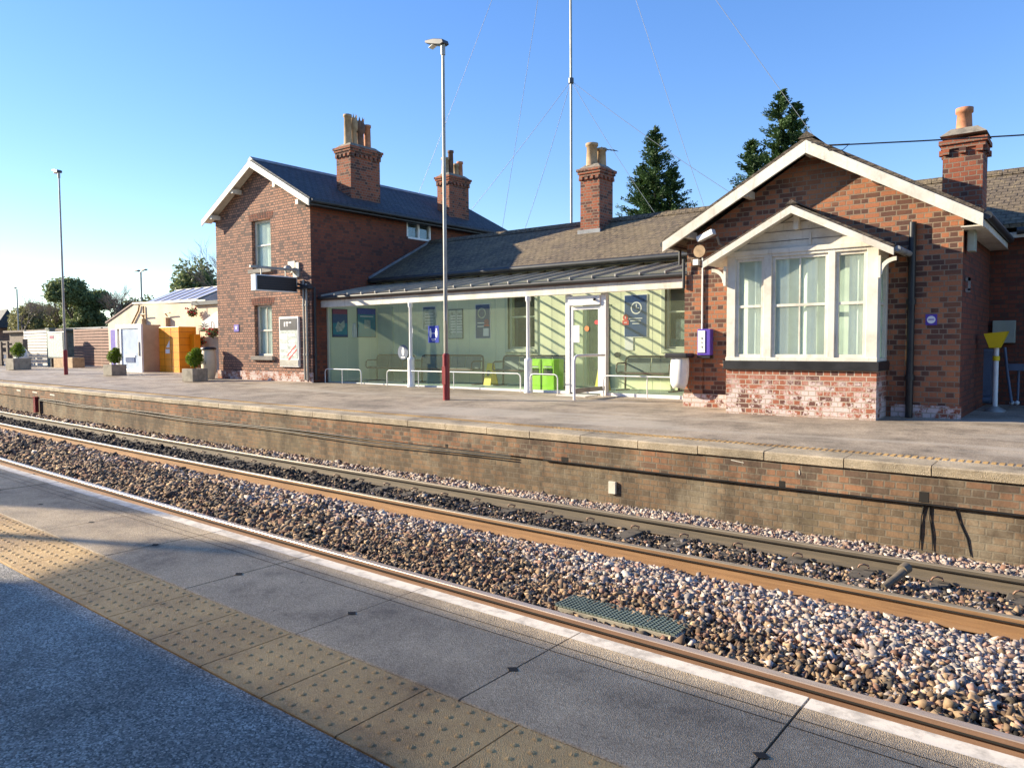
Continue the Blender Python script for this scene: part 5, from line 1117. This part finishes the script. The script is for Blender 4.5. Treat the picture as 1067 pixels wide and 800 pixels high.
# far left: slatted fences, board, huts
def slat_fence(x0, x1, y, z0, z1, n_, mat, label, post='grey_green', gap=.35):
    t_ = thing('slatted_fence', ((x0+x1)/2, y, z0), label, 'fence'); h = (z1-z0)/n_
    for i in range(n_): part('slat', MB().box(x0, x1, y, y+.03, z0+i*h, z0+i*h+h*(1-gap)), mat, t_)
    k = max(2, int((x1-x0)/2.4)+1)
    for i in range(k): xx = x0+(x1-x0)*i/(k-1); part('post', MB().box(xx-.05, xx+.05, y+.031, y+.13, z0-.05, z1+.03), post, t_)
slat_fence(-46.2, -39.5, 18.6, -1.05, 1.02, 13, 'brown_slat', 'brown horizontal slat fence left of the cream building', gap=.22)
slat_fence(-50.6, -46.9, 17.6, -1.05, .98, 12, 'pale_slat', 'pale horizontal slat fence left of the notice board', gap=.25)
solo('grey_green_post', MB().box(-46.75, -46.35, 17.4, 17.7, -1.11, 1.0).box(-46.8, -46.3, 17.35, 17.75, 1.0, 1.06), 'grey_green', 'grey green square gate post beside the pale slat fence', 'post')
t = thing('notice_board', (-43.8, 16.6, -1.11), 'pale framed notice board behind the far left lamp post', 'notice board')
part('post', MB().box(-45.25, -45.15, 17.0, 17.1, -1.11, .8).box(-43.35, -43.25, 17.0, 17.1, -1.11, .8), 'dark_metal', t)
part('frame', MB().box(-45.3, -43.2, 16.9, 17.0, -.62, .82), 'dark_metal', t, .03); part('map', MB().box(-45.2, -43.3, 16.88, 16.899, -.54, .74), 'print_grey', t)
part('lettering', MB().box(-44.9, -44.4, 16.87, 16.879, .45, .6), 'print_magenta', t)
solo('stone_trough', MB().box(-44.6, -42.2, 16.9, 17.5, -1.11, -.55), 'buff', 'long buff trough on the ground below the brown slat fence', 'trough', bevel=.03)
t = thing('timber_fence', (-54, 17.5, -1.11), 'dark weathered timber post and rail fence with gate at far left', 'fence')
for i, xx in enumerate((-60.5, -58.2, -56, -54, -51.7, -50.3, -48.0)):
    part('post', MB().box(xx-.11, xx+.11, 16.6, 16.85, -1.12, .45-.1*(i % 2)), 'wood', t)
for zz in (-.75, -.35, .05, .3): part('rail', MB().box(-60.5, -48.0, 16.66, 16.72, zz-.07, zz+.07), 'wood', t)
for i in range(26): part('paling', MB().box(-60.4+i*.36, -60.22+i*.36, 16.60, 16.655, -1.05, .25+.12*random.random()), 'wood', t)
solo('white_sack', MB().blob((-47.6, 16.4, -.55), .55, 3, .05, (1, .6, 1.05)), 'bag', 'bulky white sack standing before the pale slat fence', 'sack')
t = thing('low_hut', (-60, 24, -1.1), 'low grey flat roofed hut behind the pale slat fence', 'hut')
part('wall', MB().box(-66, -56, 22, 26, -1.15, 1.1), 'wood', t); part('roof', MB().box(-66.4, -55.6, 21.7, 26.3, 1.1, 1.25), 'wood', t)
t = thing('long_grey_shed', (-56, 29, -1.1), 'long grey roofed shed behind the notice board', 'shed')
part('wall', MB().box(-72, -54, 28, 32, -1.15, 1.3), 'grey_green', t); part('roof', MB().box(-72.5, -53.5, 27.6, 32.4, 1.3, 1.6), 'lead', t)
solo('teal_container', MB().box(-53.0, -49.0, 24, 26, -1.12, 1.55), 'tealbox', 'small teal container showing over the brown slat fence', 'container', bevel=.02)
t = thing('red_brick_house', (-200, 60, -1.1), 'distant red brick house with grey roof at the far left edge', 'house')
part('wall', MB().box(-215, -188, 60, 64, -1.2, 4.2), 'brick_house', t); part('roof', MB().prism([(59.5, 4.2), (62, 8.2), (64.5, 4.2)], -215.5, -186.5, 'x'), 'slate_x', t)

# ------------------------------------------------------------------ mast, aerials, street lamps, wires
t = thing('radio_mast', (-17.2, 26, -1.2), 'very tall thin guyed radio mast behind the low roof', 'mast')
mt = part('mast_pole', MB().tube([(-17.2, 26, -1.2), (-17.22, 26, 10.4), (-17.3, 26, 30)], [.055, .05, .03], 8), 'grey_metal', t)
part('collar', MB().tube([(-17.22, 26, 10.5), (-17.22, 26, 10.7)], .11, 10), 'dark_metal', t)
def wireto(a, b_, r_=.012, mat='wire', sag=.0):
    pts = [Vector(a).lerp(Vector(b_), i/10)+Vector((0, 0, -sag*4*(i/10)*(1-i/10))) for i in range(11)]; return MB().tube(pts, r_, 5, cap=False)
for (a, b_) in (((-17.22, 26, 10.6), (-28.0, 26, 2.0)), ((-17.22, 26, 10.6), (-20.5, 26, 3.0)), ((-17.22, 26, 10.6), (-6.5, 26, 2.5)), ((-17.22, 26, 10.6), (-12.0, 26, 3.0)),
               ((-17.27, 26, 22), (-28.8, 26, 2.5)), ((-17.27, 26, 22), (-21.5, 26, 2)), ((-17.27, 26, 22), (-10.8, 26, 3)), ((-17.27, 26, 22), (-4.2, 26, 1.5))):
    part('guy_wire', wireto(a, b_, .009, sag=.25), 'wire', t)
solo('overhead_cable', wireto((-3.62, 13.1, 3.22), (9, 16.2, 3.0), .012, 'cable', .15), 'cable', 'dark cable running right from the office gable across the sky', 'cable')
solo('loose_gable_cable', MB().tube([(-3.9, 13.06, 3.30), (-3.72, 13.02, 3.26), (-3.6, 13.03, 3.12), (-3.4, 13.04, 3.10), (-3.3, 13.04, 3.18), (-3.62, 13.05, 3.22)], .008, 5), 'cable', 'looped black cable at the right of the office gable peak', 'cable')
t = thing('tv_aerial', (-11.6, 19.4, 5.0), 'small television aerial on a pole beside the middle roof chimney', 'aerial')
part('pole', MB().tube([(-11.72, 19.3, 3.6), (-11.72, 19.3, 5.75)], .018, 6), 'dark_metal', t)
part('boom', MB().tube([(-11.85, 19.3, 5.72), (-11.2, 19.3, 5.55)], .012, 6), 'dark_metal', t)
mb = MB()
for i in range(6): mb.tube([(-11.8+i*.11, 19.15, 5.71-i*.028), (-11.8+i*.11, 19.45, 5.71-i*.028)], .007, 5)
part('element', mb, 'dark_metal', t)
def street_lamp(x, y, z0, z1, double, label):
    t_ = thing('street_lamp', (x, y, z0), label, 'street lamp', 'distant street lamps')
    part('column', MB().tube([(x, y, z0), (x, y, z1)], .07, 8), 'grey_metal', t_)
    for s_ in ((-1, 1) if double else (-1,)):
        part('arm', MB().tube([(x, y, z1), (x+s_*.7, y, z1+.15)], .04, 6), 'grey_metal', t_)
        part('lamp_head', MB().box(x+s_*.6-.3, x+s_*.6+.3, y-.12, y+.12, z1+.10, z1+.2), 'dark_metal', t_, .02)
street_lamp(-21.9, 45, -1.2, 8.4, True, 'double headed street lamp behind the low roof left of the office gable') 
street_lamp(-61.5, 30, -1.1, 6.0, True, 'double headed street lamp rising behind the cream building')
street_lamp(-89, 30.5, -1.1, 6.0, False, 'slim distant street lamp at the far left')

# ------------------------------------------------------------------ trees
def conifer(x, y, z0, z1, R, label, tips=((0, 0, 1.0),), seed=1):
    rs = random.Random(seed); t_ = thing('conifer_tree', (x, y, z0), label, 'tree', 'dark conifers behind the station')
    tr = MB(); mb = MB()
    for (tx, ty, th) in tips:
        top = z0+(z1-z0)*th; tr.tube([(x, y, z0), (x+tx*.5, y+ty*.5, z0+(top-z0)*.5), (x+tx, y+ty, top)], [.22, .12, .01], 6)
        N = int(420*th/len(tips)**.5)
        for i in range(N):
            f = (i/N)**.85; hz = z0+(top-z0)*(.12+.88*f); px = x+tx*(.2+.8*f); py = y+ty*(.2+.8*f)
            L = R*(1-f)**.75*rs.uniform(.5, 1.25)*(1/len(tips)**.3)+.12; a = rs.uniform(0, 2*math.pi)
            dx, dy = math.cos(a), math.sin(a)
            def pt(s_): return Vector((px+dx*L*s_, py+dy*L*s_, hz-.12*L*s_+.38*L*s_*s_))
            ns = int(6+L*9)
            for k in range(ns):
                s_ = (k+.5)/ns; c = pt(s_); tang = (pt(min(1, s_+.1))-pt(s_-.1)).normalized()
                for q in range(6):
                    side = Vector((-dy, dx, 0))*rs.choice((-1, 1)); d = (tang*.8+side*rs.uniform(.1, 1)+Vector((0, 0, rs.uniform(-.35, .6)))).normalized()
                    l_ = rs.uniform(.11, .25)*(1.1-.4*s_); wv = d.cross(Vector((rs.uniform(-1, 1), rs.uniform(-1, 1), rs.uniform(-1, 1)))).normalized()*l_*.24
                    p0 = c+Vector((rs.uniform(-.10, .10), rs.uniform(-.10, .10), rs.uniform(-.12, .12)))
                    mb.add([p0-wv*.5, p0+d*l_*.55-wv, p0+d*l_, p0+d*l_*.55+wv, p0+wv*.5], [(0, 1, 2, 3, 4)])
    part('trunk', tr, 'bark', t_); part('crown', mb, 'conifer', t_)
conifer(-23.3, 45, -1.2, 13.9, 5.4, 'dark conifer left of the office gable, beside the middle chimney', ((0, 0, 1.0), (1.3, 0, .82), (-1.1, .3, .86)), 3)
conifer(-15.6, 45, -1.2, 14.6, 5.6, 'dark conifer rising directly behind the white office gable', ((.4, 0, 1.0), (1.3, .2, .95), (-1.4, .2, .84)), 9)

def branching(mb, p0, d, L, r, depth, rs, tips, spread=.55):
    p1 = p0+d*L; mb.tube([p0, p0.lerp(p1, .5)+Vector((rs.uniform(-.05, .05), rs.uniform(-.05, .05), 0))*L, p1], [r, r*.8, r*.6], 4 if depth < 3 else 6, cap=False)
    if depth == 0: tips.append(p1); return
    for _ in range(3 if depth > 1 else 4):
        nd = (d+Vector((rs.uniform(-1, 1), rs.uniform(-1, 1), rs.uniform(-.3, .7)))*spread).normalized()
        branching(mb, p0.lerp(p1, rs.uniform(.6, 1)), nd, L*rs.uniform(.6, .85), r*.55, depth-1, rs, tips, spread)
def broad(x, y, z0, h, label, leafm=None, nleaf=0, size=.2, depth=5, seed=1, name='bare_tree', r=.25, spread=.6, lr=1.0, group='trees beyond the fences'):
    rs = random.Random(seed); t_ = thing(name, (x, y, z0), label, 'tree', group); tr = MB(); tips = []
    branching(tr, Vector((x, y, z0)), Vector((0, 0, 1)), h*.3, r, depth, rs, tips, spread)
    part('trunk', tr, 'bark' if leafm else 'twig', t_)
    if leafm:
        mb = MB()
        for k in range(26):
            a = rs.uniform(0, 6.28); q = rs.uniform(0, 3.6); leaf_mass(mb, (x+q*math.cos(a), y+q*math.sin(a), z0+h*rs.uniform(.1, .72)), rs.uniform(1.1, 2.1), 420, size, (1, 1, .9), .4)
        for p_ in tips: leaf_mass(mb, p_, lr*rs.uniform(.6, 1.2), max(3, nleaf//len(tips)), size, (1, 1, .7), .2)
        part('crown', mb, leafm, t_)
broad(-146, 60, -1.2, 15.5, 'big ivy green tree behind the far left lamp post', 'ivy', 22000, .26, 5, 5, 'ivy_tree', .5, .55, 1.5)
broad(-134, 62, -1.2, 13, 'bare winter tree just right of the ivy tree', seed=6, depth=6, r=.3)
broad(-160, 62, -1.2, 14, 'bare pale tree left of the ivy tree', seed=7, depth=6, r=.3)
broad(-168, 58, -1.2, 13, 'second bare tree further left near the red brick house', seed=8, depth=6, r=.3)
broad(-28.5, 60, -1.2, 9.8+2, 'bare tree between the conifer and the office gable', seed=9, depth=6, r=.22)
broad(-62, 38, -1.2, 9.5, 'bare twiggy tree above the glass roof lantern', seed=12, depth=6, r=.2)
broad(-49.6, 31.5, -1.1, 10.5, 'thin bare tree just left of the tall house', seed=14, depth=6, r=.16)
def bush(x, y, z0, rx, ry, h, n_, leafm, label, size=.16):
    t_ = thing('leafy_bush', (x, y, z0), label, 'bush', 'bushes beyond the fences')
    part('stem', MB().tube([(x, y, z0), (x, y, z0+h*.5)], [.12, .05], 6), 'bark', t_)
    mb = MB()
    for k in range(14):
        a = random.uniform(0, 6.28); q = random.uniform(.2, .8)
        leaf_mass(mb, (x+rx*q*math.cos(a), y+ry*q*math.sin(a), z0+h*random.uniform(.45, .8)), h*.3, n_//14, size, (rx/h*1.3, ry/h*1.3, 1), .3)
    part('crown', mb, leafm, t_)
bush(-58.5, 33, -1.1, 3.6, 2.5, 7.8, 9000, 'ivy', 'rounded dark green bush above the cream building roof', .17)
bush(-174, 62, -1.1, 9, 4, 10.0, 9000, 'spring', 'pale yellow green bush at the far left', .28)
bush(-158, 64, -1.1, 8, 4, 9.0, 9000, 'hedge', 'low green bush left of the ivy tree', .28)
bush(-136, 66, -1.1, 8, 4, 10.0, 9000, 'hedge', 'green brown bush right of the ivy tree', .28)
bush(-122, 68, -1.1, 8, 4, 9.0, 9000, 'hedge', 'green brown bush left of the cream building', .28)
bush(-196, 72, -1.1, 12, 4, 11, 9000, 'hedge', 'wide bush behind the distant red brick house', .3)

# ------------------------------------------------------------------ unseen building added behind the viewer to shade this platform
t = thing('unseen_shade_building', (-2, -6, -1.2), 'added brick building behind the near platform, unseen, shaped to shade it', 'building')
part('wall', MB().box(-14.2, 12, -8, -3.0, -1.2, 2.84).box(-60, -17.9, -8, -3.0, -1.2, 2.98).box(-17.9, -14.2, -8, -3.0, -1.2, 2.80), 'brick_side', t)
M['sun_filter'] = glass('sun_filter_glass', (0.34, 0.33, 0.31), haze=0.25, hcol=(0.3, 0.28, 0.25))  # tinted glass added to let dimmed sun onto the near paving
part('sun_filter_pane', MB().add([(-14.2, -3.05, 2.84), (12, -3.05, 2.84), (12, -3.05, 3.84), (-14.2, -3.05, 3.84)], [(0, 1, 2, 3)]).add([(-60, -3.05, 2.98), (-17.9, -3.05, 2.98), (-17.9, -3.05, 4.12), (-60, -3.05, 4.12)], [(0, 1, 2, 3)])
     .add([(-16.6, -3.05, 3.74), (-14.88, -3.05, 3.12), (-14.2, -3.05, 2.88), (-14.2, -3.05, 3.84), (-16.6, -3.05, 3.98)], [(0, 1, 2, 3, 4)]), 'sun_filter', t)
part('sun_filter_sill', MB().box(-60, -17.9, -3.1, -2.98, 2.981, 3.02).box(-14.2, 12, -3.1, -2.98, 2.841, 2.88), 'lead', t)
part('shadow_pole', MB().tube([(-16.25, -3.1, 2.2), (-16.25, -3.1, 3.9)], .05, 8), 'iron', t)  # unseen pole added to cast a thin shadow across the sun patch
